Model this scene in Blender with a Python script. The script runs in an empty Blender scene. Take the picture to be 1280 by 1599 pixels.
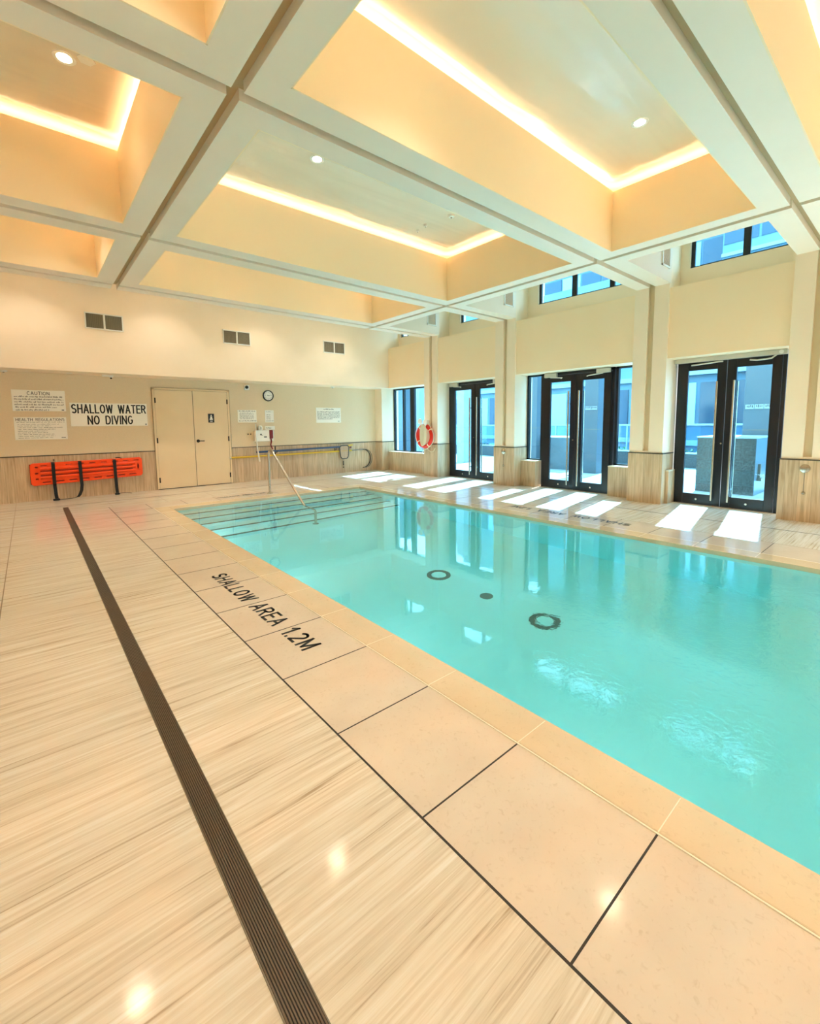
import bpy, bmesh, math, random
from mathutils import Vector, Matrix
random.seed(7)
S = bpy.context.scene
COL = S.collection

# ------------------------------------------------------------------ camera
yaw, pit, rol = -0.7068209940, -0.0984831757, -0.0100214855
FPX, CX, CY = 696.0635, 641.0387, 729.2990
fw = Vector((-math.sin(yaw)*math.cos(pit), math.cos(yaw)*math.cos(pit), math.sin(pit)))
rt = Vector((math.cos(yaw), math.sin(yaw), 0)); up = rt.cross(fw)
r2 = math.cos(rol)*rt + math.sin(rol)*up
u2 = -math.sin(rol)*rt + math.cos(rol)*up
cam = bpy.data.cameras.new('camera'); camo = bpy.data.objects.new('camera', cam); COL.objects.link(camo)
M = Matrix((r2, u2, -fw)).transposed().to_4x4(); M.translation = Vector((0, 0, 1.5))
camo.matrix_world = M
cam.sensor_fit = 'HORIZONTAL'; cam.sensor_width = 36.0; cam.lens = FPX/1280*36.0
cam.shift_x = (640-CX)/1280; cam.shift_y = -(799.5-CY)/1280
cam.clip_start = 0.02; cam.clip_end = 300
S.camera = camo

# ------------------------------------------------------------------ look, world, sun
S.view_settings.view_transform = 'Standard'; S.view_settings.look = 'None'
S.view_settings.gamma = 1.0; S.view_settings.use_curve_mapping = False
S.view_settings.exposure = 0.76
S.cycles.max_bounces = 14; S.cycles.diffuse_bounces = 7; S.cycles.glossy_bounces = 6
S.cycles.transmission_bounces = 10; S.cycles.transparent_max_bounces = 16
S.cycles.sample_clamp_indirect = 12.0; S.cycles.blur_glossy = 0.5

W = bpy.data.worlds.new('world'); S.world = W; W.use_nodes = True
nt = W.node_tree; bg = nt.nodes['Background']
bg.inputs['Color'].default_value = (0.66, 0.85, 1.0, 1); bg.inputs['Strength'].default_value = 6.2
sun = bpy.data.lights.new('sun', 'SUN'); suno = bpy.data.objects.new('sun', sun); COL.objects.link(suno)
sun.energy = 22.0; sun.angle = 0.012; sun.color = (0.93, 0.97, 1.0)
suno.rotation_euler = Vector((-1.0, -0.175, -1.03)).to_track_quat('-Z', 'Y').to_euler()
COVE = 11.0       # strength of the cove strips
POOL_FILL = 2.8       # watts of each added underwater fill lamp
DOWN = 10.0       # strength of the downlights

# ------------------------------------------------------------------ helpers
def lin(c):
    return tuple((x/12.92 if x <= 0.04045 else ((x+0.055)/1.055)**2.4) for x in c) + (1,)
def rgb(r, g, b): return lin((r/255, g/255, b/255))

def mat(name, color=None, rough=0.5, metal=0.0, emis=None, estr=0.0, spec=0.5):
    m = bpy.data.materials.new(name); m.use_nodes = True
    b = m.node_tree.nodes['Principled BSDF']
    if color: b.inputs['Base Color'].default_value = color
    b.inputs['Roughness'].default_value = rough; b.inputs['Metallic'].default_value = metal
    b.inputs['Specular IOR Level'].default_value = spec
    if emis: b.inputs['Emission Color'].default_value = emis; b.inputs['Emission Strength'].default_value = estr
    return m

def nodes(m): return m.node_tree.nodes, m.node_tree.links, m.node_tree.nodes['Principled BSDF']

def coords(n, l, scale=(1, 1, 1)):
    g = n.new('ShaderNodeNewGeometry'); mp = n.new('ShaderNodeMapping'); mp.inputs['Scale'].default_value = scale
    l.new(g.outputs['Position'], mp.inputs['Vector']); return mp.outputs['Vector']

def noisy(m, c1, c2, scale=(1, 1, 1), nscale=4.0, detail=4, lo=.35, hi=.65, bump=0.0, distort=0.0):
    n, l, b = nodes(m)
    v = coords(n, l, scale); t = n.new('ShaderNodeTexNoise'); t.inputs['Scale'].default_value = nscale
    t.inputs['Detail'].default_value = detail; t.inputs['Distortion'].default_value = distort
    l.new(v, t.inputs['Vector'])
    r = n.new('ShaderNodeValToRGB'); r.color_ramp.elements[0].position = lo; r.color_ramp.elements[1].position = hi
    r.color_ramp.elements[0].color = c1; r.color_ramp.elements[1].color = c2
    l.new(t.outputs['Fac'], r.inputs['Fac']); l.new(r.outputs['Color'], b.inputs['Base Color'])
    if bump:
        bp = n.new('ShaderNodeBump'); bp.inputs['Strength'].default_value = bump; bp.inputs['Distance'].default_value = 0.01
        l.new(t.outputs['Fac'], bp.inputs['Height']); l.new(bp.outputs['Normal'], b.inputs['Normal'])
    return m

class MB:
    def __init__(s): s.v = []; s.f = []
    def box(s, x0, x1, y0, y1, z0, z1):
        i = len(s.v)
        s.v += [(x0,y0,z0),(x1,y0,z0),(x1,y1,z0),(x0,y1,z0),(x0,y0,z1),(x1,y0,z1),(x1,y1,z1),(x0,y1,z1)]
        s.f += [(i,i+3,i+2,i+1),(i+4,i+5,i+6,i+7),(i,i+1,i+5,i+4),(i+1,i+2,i+6,i+5),(i+2,i+3,i+7,i+6),(i+3,i,i+4,i+7)]
        return s
    def prism(s, pts, z0, z1):           # pts counter-clockwise in xy
        i = len(s.v); n = len(pts)
        s.v += [(p[0], p[1], z0) for p in pts] + [(p[0], p[1], z1) for p in pts]
        s.f += [tuple(range(i+n-1, i-1, -1)), tuple(range(i+n, i+2*n))]
        for k in range(n): s.f.append((i+k, i+(k+1) % n, i+n+(k+1) % n, i+n+k))
        return s
    def tube(s, pts, r, seg=12, closed=False, cap=True, sx=1.0, sy=1.0):
        pts = [Vector(p) for p in pts]; n = len(pts); rr = r if isinstance(r, (list, tuple)) else [r]*n
        ref = Vector((0.13, 0.21, 0.97)); i0 = len(s.v); prev = None
        for k, p in enumerate(pts):
            if closed: t = (pts[(k+1) % n]-pts[k-1]).normalized()
            else: t = (pts[min(k+1, n-1)]-pts[max(k-1, 0)]).normalized()
            a = (prev if prev is not None else (ref.cross(t) if ref.cross(t).length > .2 else Vector((1, 0, 0)).cross(t)))
            a = (a - t*a.dot(t)).normalized(); prev = a; b = t.cross(a)
            for j in range(seg):
                th = 2*math.pi*j/seg; q = p + a*math.cos(th)*rr[k]*sx + b*math.sin(th)*rr[k]*sy
                s.v.append(tuple(q))
        m = n if closed else n-1
        for k in range(m):
            for j in range(seg):
                A = i0+k*seg+j; B = i0+k*seg+(j+1) % seg; C = i0+((k+1) % n)*seg+(j+1) % seg; D = i0+((k+1) % n)*seg+j
                s.f.append((A, B, C, D))
        if cap and not closed:
            s.f.append(tuple(range(i0+seg-1, i0-1, -1))); s.f.append(tuple(range(i0+(n-1)*seg, i0+n*seg)))
        return s
    def lathe(s, prof, c, axis='z', seg=32):   # prof: (radius, height) list along +axis
        i0 = len(s.v); n = len(prof)
        for r, h in prof:
            for j in range(seg):
                th = 2*math.pi*j/seg; a, b = r*math.cos(th), r*math.sin(th)
                q = {'z': (a, b, h), 'x': (h, a, b), 'y': (b, h, a)}[axis]
                s.v.append((c[0]+q[0], c[1]+q[1], c[2]+q[2]))
        for k in range(n-1):
            for j in range(seg):
                s.f.append((i0+k*seg+j, i0+k*seg+(j+1) % seg, i0+(k+1)*seg+(j+1) % seg, i0+(k+1)*seg+j))
        if prof[0][0] > 1e-5: s.f.append(tuple(range(i0+seg-1, i0-1, -1)))
        if prof[-1][0] > 1e-5: s.f.append(tuple(range(i0+(n-1)*seg, i0+n*seg)))
        return s
    def ribbon(s, pts, wid, w, th):     # pts path, wid unit width vectors
        pts = [Vector(p) for p in pts]; n = len(pts); i0 = len(s.v)
        for k, p in enumerate(pts):
            t = (pts[min(k+1, n-1)]-pts[max(k-1, 0)]).normalized(); a = Vector(wid[k] if isinstance(wid, list) else wid).normalized()
            b = t.cross(a).normalized()
            for (i, j) in ((-1, -1), (1, -1), (1, 1), (-1, 1)): s.v.append(tuple(p + a*i*w/2 + b*j*th/2))
        for k in range(n-1):
            for j in range(4): s.f.append((i0+k*4+j, i0+k*4+(j+1) % 4, i0+k*4+4+(j+1) % 4, i0+k*4+4+j))
        s.f += [(i0+3, i0+2, i0+1, i0), tuple(range(i0+(n-1)*4, i0+n*4))]
        return s
    def build(s, name, m, parent=None, bevel=0.0, smooth=False, origin=None):
        me = bpy.data.meshes.new(name)
        o = Vector(origin) if origin is not None else Vector((0, 0, 0))
        me.from_pydata([tuple(Vector(v)-o) for v in s.v], [], s.f); me.validate(); me.update()
        bm = bmesh.new(); bm.from_mesh(me); bmesh.ops.recalc_face_normals(bm, faces=bm.faces); bm.to_mesh(me); bm.free()
        ob = bpy.data.objects.new(name, me); COL.objects.link(ob); me.materials.append(m)
        if smooth:
            for p in me.polygons: p.use_smooth = True
            try: me.set_sharp_from_angle(angle=math.radians(40))
            except Exception: pass
        ob.location = o
        if bevel:
            b = ob.modifiers.new('bevel', 'BEVEL'); b.width = bevel; b.segments = 2; b.limit_method = 'ANGLE'
        if parent is not None:
            ob.parent = parent; ob.matrix_parent_inverse = Matrix.Identity(4); ob.location = o - wloc(parent)
        return ob

def wloc(o):
    v = Vector(o.location)
    while o.parent is not None: o = o.parent; v += Vector(o.location)
    return v

def tag(o, label, cat=None, group=None, kind=None):
    o['label'] = label
    if cat: o['category'] = cat
    if group: o['group'] = group
    if kind: o['kind'] = kind
    return o
def struct(o, label=None):
    o['kind'] = 'structure'
    if label: o['label'] = label
    return o
def empty(name, loc):
    e = bpy.data.objects.new(name, None); COL.objects.link(e); e.location = loc; e.empty_display_size = .1; return e
def copy_tree(o, parent=None):
    c = o.copy(); COL.objects.link(c)
    if parent is not None: c.parent = parent
    for ch in list(o.children): copy_tree(ch, c)
    return c

# block capitals drawn with strokes on a 1 x 1.4 cell
def arc(cx, cy, rx, ry, a0, a1, n=10): return [(cx+rx*math.cos(math.radians(a0+(a1-a0)*k/n)), cy+ry*math.sin(math.radians(a0+(a1-a0)*k/n))) for k in range(n+1)]
GL = {
 'A': (.84, [[(0, 0), (.42, 1.4), (.84, 0)], [(.15, .45), (.69, .45)]]),
 'C': (.80, [arc(.42, .7, .42, .7, 45, 315, 14)]),
 'D': (.80, [[(0, 0), (0, 1.4), (.35, 1.4)] + arc(.35, .7, .45, .7, 90, -90, 12) + [(0, 0)]]),
 'E': (.68, [[(.68, 0), (0, 0), (0, 1.4), (.68, 1.4)], [(0, .74), (.6, .74)]]),
 'G': (.84, [arc(.42, .7, .42, .7, 45, 320, 14) + [(.82, .66), (.48, .66)]]),
 'H': (.78, [[(0, 0), (0, 1.4)], [(.78, 0), (.78, 1.4)], [(0, .72), (.78, .72)]]),
 'I': (.0, [[(0, 0), (0, 1.4)]]),
 'L': (.62, [[(0, 1.4), (0, 0), (.62, 0)]]),
 'M': (.92, [[(0, 0), (0, 1.4), (.46, .15), (.92, 1.4), (.92, 0)]]),
 'N': (.78, [[(0, 0), (0, 1.4), (.78, 0), (.78, 1.4)]]),
 'O': (.86, [arc(.43, .7, .43, .7, 0, 360, 22)]),
 'R': (.76, [[(0, 0), (0, 1.4), (.42, 1.4)] + arc(.42, 1.06, .32, .34, 90, -90, 8) + [(0, .72)], [(.40, .72), (.76, 0)]]),
 'S': (.74, [arc(.37, 1.05, .36, .35, 25, 270, 12)[:-1] + arc(.37, .36, .37, .36, 90, -150, 12)]),
 'T': (.76, [[(0, 1.4), (.76, 1.4)], [(.38, 0), (.38, 1.4)]]),
 'U': (.76, [[(0, 1.4), (0, .38)] + arc(.38, .38, .38, .38, 180, 360, 10) + [(.76, 1.4)]]),
 'V': (.80, [[(0, 1.4), (.40, 0), (.80, 1.4)]]),
 'W': (1.18, [[(0, 1.4), (.28, 0), (.59, 1.3), (.90, 0), (1.18, 1.4)]]),
 '1': (.28, [[(0, 1.05), (.28, 1.4), (.28, 0)]]),
 '2': (.74, [arc(.37, 1.03, .36, .37, 160, -25, 10) + [(0, 0), (.74, 0)]]),
 '.': (.0, [[(0, 0), (0, .02)]]), ' ': (.55, [])}
def text_obj(name, body, size, m, parent, mw, width=None, bold=.0, depth=.0012, **k):
    # size = cap height; bold = stroke width over cap height; mw places the text centre
    sc = size/1.4; w = bold*1.4; x = 0; segs = []; gap = w + .20
    for ch in body:
        adv, st = GL[ch]
        for pl in st: segs.append([(x+p[0], p[1]) for p in pl])
        x += adv + gap
    tot = x-gap; fx = (width/((tot+w)*sc)) if width else 1.0
    mb = MB()
    def P(p): return ((p[0]-tot/2)*fx, p[1]-.7)
    for pl in segs:
        q = [P(p) for p in pl]
        for a, b_ in zip(q[:-1], q[1:]):
            d = Vector((b_[0]-a[0], b_[1]-a[1])); 
            if d.length < 1e-6: continue
            d.normalize(); nn = Vector((-d[1], d[0]))*w/2; e_ = d*(w*.0 if len(q) > 6 else w*.5)
            pts = [Vector(a)-e_-nn, Vector(b_)+e_-nn, Vector(b_)+e_+nn, Vector(a)-e_+nn]
            mb.prism([(p[0]*sc, p[1]*sc) for p in pts], 0, depth)
        if len(q) > 6:
            for c in q[1:-1]: mb.prism([((c[0]+w/2*math.cos(math.pi*j/4))*sc, (c[1]+w/2*math.sin(math.pi*j/4))*sc) for j in range(8)], 0, depth)
    mb.v = [tuple(mw @ Vector(v)) for v in mb.v]
    c = sum((Vector(v) for v in mb.v), Vector())/len(mb.v)
    return mb.build(name, m, parent, origin=c)

def shape2d(name, loops, ext, bev, m, parent, mw):   # filled outline with holes, in XY, then moved by mw
    cu = bpy.data.curves.new(name, 'CURVE'); cu.dimensions = '2D'; cu.fill_mode = 'BOTH'; cu.extrude = ext; cu.bevel_depth = bev; cu.bevel_resolution = 2
    for lp in loops:
        sp = cu.splines.new('POLY'); sp.points.add(len(lp)-1); sp.use_cyclic_u = True
        for i, p in enumerate(lp): sp.points[i].co = (p[0], p[1], 0, 1)
    t = bpy.data.objects.new(name, cu); COL.objects.link(t)
    dg = bpy.context.evaluated_depsgraph_get(); dg.update()
    me = bpy.data.meshes.new_from_object(t.evaluated_get(dg)); bpy.data.objects.remove(t); bpy.data.curves.remove(cu)
    me.materials.clear(); me.materials.append(m); me.transform(mw)
    c = sum((v.co for v in me.vertices), Vector())/len(me.vertices); me.transform(Matrix.Translation(-c))
    o = bpy.data.objects.new(name, me); COL.objects.link(o); o.location = c
    if parent is not None: o.parent = parent; o.location = c - wloc(parent)
    return o
def rrect(cx, cy, w, h, r, n=6):
    out = []
    for (sx, sy, a0) in ((1, 1, 0), (-1, 1, 90), (-1, -1, 180), (1, -1, 270)):
        for k in range(n+1):
            a = math.radians(a0+90*k/n); out.append((cx+sx*(w/2-r)+r*math.cos(a), cy+sy*(h/2-r)+r*math.sin(a)))
    return out

# ------------------------------------------------------------------ materials
paint = noisy(mat('cream_paint', rough=.55), rgb(247, 226, 197), rgb(250, 230, 203), nscale=1.5)
paint_far = noisy(mat('tan_wall_covering', rough=.6), rgb(228, 206, 172), rgb(232, 211, 178), nscale=60, bump=.05)
beam_paint = noisy(mat('warm_white_ceiling_paint', rough=.5), rgb(238, 224, 204), rgb(242, 228, 209), nscale=1.2)
slab_paint = noisy(mat('satin_ceiling_paint', rough=.2), rgb(234, 220, 197), rgb(239, 225, 203), nscale=1.0)
panel_paint = noisy(mat('warm_panel_paint', rough=.55), rgb(255, 226, 186), rgb(255, 229, 191), nscale=1.5)
n, l, b = nodes(slab_paint)      # slightly uneven plaster, ridged across the room
v = coords(n, l, (.35, 2.0, 1)); t = n.new('ShaderNodeTexNoise'); t.inputs['Scale'].default_value = 1.1; t.inputs['Detail'].default_value = 2; t.inputs['Distortion'].default_value = .5; l.new(v, t.inputs['Vector'])
bp = n.new('ShaderNodeBump'); bp.inputs['Strength'].default_value = .35; bp.inputs['Distance'].default_value = .12; l.new(t.outputs['Fac'], bp.inputs['Height']); l.new(bp.outputs['Normal'], b.inputs['Normal'])
reveal_shade = mat('shaded_reveal_brown', rgb(198, 170, 130), .6)  # beam groove shadow and warm glow put into the colour
coffer_paint = mat('coffer_side_paint', rgb(247, 227, 190), .55)
ledw = mat('warm_led_strip', (1, .62, .26, 1), .5, emis=(1.0, 0.78, 0.50, 1), estr=COVE)
dlm = mat('downlight_glow', (1, .93, .8, 1), .5, emis=(1.0, 0.92, 0.80, 1), estr=DOWN)
white_pl = mat('white_plastic', rgb(240, 236, 226), .4)
sign_w = mat('white_sign_face', rgb(250, 246, 236), .35)
ink = mat('black_ink', rgb(22, 26, 34), .5)
black_frame = mat('black_aluminium', rgb(16, 19, 26), .3)
steel = mat('brushed_stainless_steel', rgb(196, 190, 178), .22, metal=1.0)
darksteel = mat('dull_grey_steel', rgb(140, 132, 118), .35, metal=1.0)
bronze = mat('dark_bronze_hardware', rgb(48, 38, 30), .4, metal=.6)
greycloser = mat('grey_closer_metal', rgb(206, 199, 184), .4, metal=.2)
doorpaint = noisy(mat('cream_door_paint', rough=.35), rgb(234, 208, 168), rgb(238, 213, 174), nscale=1.5)
rubber = mat('black_strap', rgb(18, 18, 20), .6)
orange = mat('orange_moulded_plastic', rgb(255, 74, 8), .35)
orange_shade = mat('orange_shade_plastic', rgb(168, 38, 4), .5)  # darker orange: shade of hand holes and troughs put into the colour
ring_or = mat('orange_life_ring_skin', rgb(228, 34, 8), .4)
cream_rope = mat('cream_rope', rgb(226, 212, 182), .8)
grille = mat('grey_grille', rgb(150, 138, 112), .6)
grille_dk = mat('dark_grille_back', rgb(78, 68, 52), .7)
redpl = mat('dark_red_plastic', rgb(128, 12, 16), .35)
bluepole = mat('blue_pole', rgb(46, 76, 120), .35)
yellowpole = mat('yellow_pole', rgb(226, 186, 50), .35)
dkgrey = mat('dark_grey_net_frame', rgb(74, 72, 68), .5)
grout_dk = mat('dark_grout', rgb(52, 42, 34), .6)
grout_mid = mat('brown_grout', rgb(132, 112, 88), .6)
grout_gleam = mat('grout_with_gleam', rgb(250, 240, 220), .5)  # pale joints, with the white gleam of the seam put into the colour

# wood-look stone floor: long streaks across the room
floor_m = mat('striated_stone_floor', rough=.10)
n, l, b = nodes(floor_m)
v1 = coords(n, l, (.55, 9.0, 1)); t1 = n.new('ShaderNodeTexNoise'); t1.inputs['Scale'].default_value = 2.2; t1.inputs['Detail'].default_value = 9; t1.inputs['Roughness'].default_value = .62; t1.inputs['Distortion'].default_value = .6
l.new(v1, t1.inputs['Vector'])
v2 = coords(n, l, (.8, 36.0, 1)); t2 = n.new('ShaderNodeTexNoise'); t2.inputs['Scale'].default_value = 1.6; t2.inputs['Detail'].default_value = 8; t2.inputs['Roughness'].default_value = .65; t2.inputs['Distortion'].default_value = .9
l.new(v2, t2.inputs['Vector'])
mx = n.new('ShaderNodeMix'); mx.data_type = 'FLOAT'; mx.inputs['Factor'].default_value = .6
l.new(t1.outputs['Fac'], mx.inputs['A']); l.new(t2.outputs['Fac'], mx.inputs['B'])
r = n.new('ShaderNodeValToRGB'); l.new(mx.outputs['Result'], r.inputs['Fac'])
cr = r.color_ramp; cr.elements[0].position = .36; cr.elements[0].color = rgb(180, 158, 132); cr.elements[1].position = .66; cr.elements[1].color = rgb(243, 238, 229)
e = cr.elements.new(.43); e.color = rgb(216, 202, 181); e = cr.elements.new(.52); e.color = rgb(230, 219, 201)
l.new(r.outputs['Color'], b.inputs['Base Color'])
bp = n.new('ShaderNodeBump'); bp.inputs['Strength'].default_value = .03; bp.inputs['Distance'].default_value = .002
l.new(mx.outputs['Result'], bp.inputs['Height']); l.new(bp.outputs['Normal'], b.inputs['Normal'])

def stone(name, c1, c2, rough):
    m = noisy(mat(name, rough=rough), c1, c2, nscale=3.0, detail=8, lo=.3, hi=.7)
    n, l, b = nodes(m); v = coords(n, l, (1, 1, 1)); t = n.new('ShaderNodeTexNoise'); t.inputs['Scale'].default_value = 45; t.inputs['Detail'].default_value = 5; t.inputs['Distortion'].default_value = 1.2
    l.new(v, t.inputs['Vector']); rr = n.new('ShaderNodeValToRGB'); rr.color_ramp.elements[0].position = .27; rr.color_ramp.elements[0].color = (.9, .87, .83, 1); rr.color_ramp.elements[1].position = .42; rr.color_ramp.elements[1].color = (1, 1, 1, 1)
    l.new(t.outputs['Fac'], rr.inputs['Fac']); mm = n.new('ShaderNodeMix'); mm.data_type = 'RGBA'; mm.blend_type = 'MULTIPLY'; mm.inputs['Factor'].default_value = 1
    src = b.inputs['Base Color'].links[0].from_socket; l.new(src, mm.inputs['A']); l.new(rr.outputs['Color'], mm.inputs['B']); l.new(mm.outputs['Result'], b.inputs['Base Color'])
    return m
band_m = stone('honed_limestone_tile', rgb(222, 205, 186), rgb(230, 215, 197), .11)
coping_m = stone('coping_limestone', rgb(226, 203, 170), rgb(233, 212, 181), .12)

# vertical wood-look wainscot planks
wains = mat('woodgrain_wall_tile', rough=.35)
n, l, b = nodes(wains)
g = n.new('ShaderNodeNewGeometry'); sp = n.new('ShaderNodeSeparateXYZ'); l.new(g.outputs['Position'], sp.inputs[0])
ad = n.new('ShaderNodeMath'); ad.operation = 'ADD'; l.new(sp.outputs['X'], ad.inputs[0]); l.new(sp.outputs['Y'], ad.inputs[1])
dv = n.new('ShaderNodeMath'); dv.operation = 'DIVIDE'; dv.inputs[1].default_value = .155; l.new(ad.outputs[0], dv.inputs[0])
fl = n.new('ShaderNodeMath'); fl.operation = 'FLOOR'; l.new(dv.outputs[0], fl.inputs[0])
wn = n.new('ShaderNodeTexWhiteNoise'); wn.noise_dimensions = '1D'; l.new(fl.outputs[0], wn.inputs['W'])
cb = n.new('ShaderNodeCombineXYZ'); l.new(ad.outputs[0], cb.inputs['X']); l.new(sp.outputs['Z'], cb.inputs['Z']); l.new(wn.outputs['Value'], cb.inputs['Y'])
mp = n.new('ShaderNodeMapping'); mp.inputs['Scale'].default_value = (26, 6, 1.6); l.new(cb.outputs[0], mp.inputs['Vector'])
tn = n.new('ShaderNodeTexNoise'); tn.inputs['Scale'].default_value = 1.3; tn.inputs['Detail'].default_value = 6; tn.inputs['Distortion'].default_value = .4; l.new(mp.outputs[0], tn.inputs['Vector'])
rp = n.new('ShaderNodeValToRGB'); rp.color_ramp.elements[0].position = .32; rp.color_ramp.elements[0].color = rgb(190, 158, 122); rp.color_ramp.elements[1].position = .68; rp.color_ramp.elements[1].color = rgb(222, 196, 162)
l.new(tn.outputs['Fac'], rp.inputs['Fac'])
vr = n.new('ShaderNodeMapRange'); vr.inputs['To Min'].default_value = .86; vr.inputs['To Max'].default_value = 1.06; l.new(wn.outputs['Value'], vr.inputs['Value'])
fr = n.new('ShaderNodeMath'); fr.operation = 'FRACT'; l.new(dv.outputs[0], fr.inputs[0])
cm = n.new('ShaderNodeMath'); cm.operation = 'GREATER_THAN'; cm.inputs[1].default_value = .03; l.new(fr.outputs[0], cm.inputs[0])
m3 = n.new('ShaderNodeMapRange'); m3.inputs['To Min'].default_value = .72; m3.inputs['To Max'].default_value = 1.0; l.new(cm.outputs[0], m3.inputs['Value'])
ml = n.new('ShaderNodeMath'); ml.operation = 'MULTIPLY'; l.new(vr.outputs[0], ml.inputs[0]); l.new(m3.outputs[0], ml.inputs[1])
vm = n.new('ShaderNodeVectorMath'); vm.operation = 'SCALE'; l.new(rp.outputs['Color'], vm.inputs[0]); l.new(ml.outputs[0], vm.inputs['Scale'])
l.new(vm.outputs[0], b.inputs['Base Color'])

# clear glass: see-through with a fresnel reflection
def glass(name, tint=(.60, .85, .96, 1)):
    m = bpy.data.materials.new(name); m.use_nodes = True; n = m.node_tree.nodes; l = m.node_tree.links; n.clear()
    o = n.new('ShaderNodeOutputMaterial'); t = n.new('ShaderNodeBsdfTransparent'); t.inputs[0].default_value = tint
    gl = n.new('ShaderNodeBsdfGlossy'); gl.inputs['Roughness'].default_value = 0.0
    g = n.new('ShaderNodeNewGeometry'); d = n.new('ShaderNodeVectorMath'); d.operation = 'DOT_PRODUCT'
    l.new(g.outputs['Incoming'], d.inputs[0]); l.new(g.outputs['Normal'], d.inputs[1])
    a = n.new('ShaderNodeMath'); a.operation = 'ABSOLUTE'; l.new(d.outputs['Value'], a.inputs[0])
    s1 = n.new('ShaderNodeMath'); s1.operation = 'SUBTRACT'; s1.inputs[0].default_value = 1; l.new(a.outputs[0], s1.inputs[1])
    pw_ = n.new('ShaderNodeMath'); pw_.operation = 'POWER'; pw_.inputs[1].default_value = 5; l.new(s1.outputs[0], pw_.inputs[0])
    f = n.new('ShaderNodeMath'); f.operation = 'MULTIPLY_ADD'; f.inputs[1].default_value = .96; f.inputs[2].default_value = .035; l.new(pw_.outputs[0], f.inputs[0]); mxs = n.new('ShaderNodeMixShader')
    l.new(f.outputs[0], mxs.inputs[0]); l.new(t.outputs[0], mxs.inputs[1]); l.new(gl.outputs[0], mxs.inputs[2]); l.new(mxs.outputs[0], o.inputs[0])
    return m
glass_m = glass('window_glass')

# pool water: refracting surface over an absorbing body
water = bpy.data.materials.new('pool_water'); water.use_nodes = True
n = water.node_tree.nodes; l = water.node_tree.links; n.clear()
wo = n.new('ShaderNodeOutputMaterial'); wg = n.new('ShaderNodeBsdfGlass'); wg.inputs['IOR'].default_value = 1.333; wg.inputs['Roughness'].default_value = 0.0
l.new(wg.outputs[0], wo.inputs['Surface'])
va = n.new('ShaderNodeVolumeAbsorption'); va.inputs['Color'].default_value = (0.38, 0.972, 0.995, 1); va.inputs['Density'].default_value = .5
l.new(va.outputs[0], wo.inputs['Volume'])
g = n.new('ShaderNodeNewGeometry')
ta = n.new('ShaderNodeTexNoise'); ta.inputs['Scale'].default_value = 1.6; ta.inputs['Detail'].default_value = 2; l.new(g.outputs['Position'], ta.inputs['Vector'])
tb = n.new('ShaderNodeTexNoise'); tb.inputs['Scale'].default_value = 15.0; tb.inputs['Detail'].default_value = 3; tb.inputs['Distortion'].default_value = .8; l.new(g.outputs['Position'], tb.inputs['Vector'])
# the water is livelier in a band by the near end, where a jet stirs it
ds = n.new('ShaderNodeVectorMath'); ds.operation = 'DISTANCE'; ds.inputs[1].default_value = (3.8, .6, -.04); l.new(g.outputs['Position'], ds.inputs[0])
mr = n.new('ShaderNodeMapRange'); mr.interpolation_type = 'SMOOTHSTEP'; mr.inputs['From Min'].default_value = .7; mr.inputs['From Max'].default_value = 2.0; mr.inputs['To Min'].default_value = 0.7; mr.inputs['To Max'].default_value = 0.03; l.new(ds.outputs['Value'], mr.inputs['Value'])
mb = n.new('ShaderNodeMath'); mb.operation = 'MULTIPLY'; l.new(tb.outputs['Fac'], mb.inputs[0]); l.new(mr.outputs[0], mb.inputs[1])
ma = n.new('ShaderNodeMath'); ma.operation = 'MULTIPLY_ADD'; ma.inputs[1].default_value = .10; l.new(ta.outputs['Fac'], ma.inputs[0]); l.new(mb.outputs[0], ma.inputs[2])
bw = n.new('ShaderNodeBump'); bw.inputs['Strength'].default_value = .5; bw.inputs['Distance'].default_value = .012; tc = n.new('ShaderNodeTexNoise'); tc.inputs['Scale'].default_value = 5.5; tc.inputs['Detail'].default_value = 2; tc.inputs['Distortion'].default_value = .5; l.new(g.outputs['Position'], tc.inputs['Vector'])
md = n.new('ShaderNodeMath'); md.operation = 'MULTIPLY_ADD'; md.inputs[1].default_value = .035; l.new(tc.outputs['Fac'], md.inputs[0]); l.new(ma.outputs[0], md.inputs[2])
l.new(md.outputs[0], bw.inputs['Height']); l.new(bw.outputs['Normal'], wg.inputs['Normal'])
pool_m = noisy(mat('pale_pool_plaster', rough=.6, spec=.2), rgb(214, 251, 253), rgb(218, 253, 254), nscale=2.0)
nosing_m = mat('dark_step_nosing', rgb(70, 92, 86), .6)

# ------------------------------------------------------------------ room dimensions
XG, XJ, XP = 1.0377, 1.6371, 1.8691         # band line, coping joint, pool edge (left)
XR, XRJ, XRB = 5.9206, 6.165, 6.80          # pool edge, coping joint, band edge (right)
YF, YFJ, YFB = 8.8175, 9.13, 9.73           # pool far edge, coping joint, band edge
YN = -3.2
XL, XW, XO = -1.95, 8.54, 9.02              # left wall, pier faces, door plane
YB, YU, YK = 11.73, 11.05, -4.4             # far wall, bulkhead face, back wall
ZB, ZL, ZC = 3.84, 4.60, 4.72               # beam soffit, ledge, ceiling slab
ZH, ZT = 2.5775, .92                        # head height, wainscot top

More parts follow.
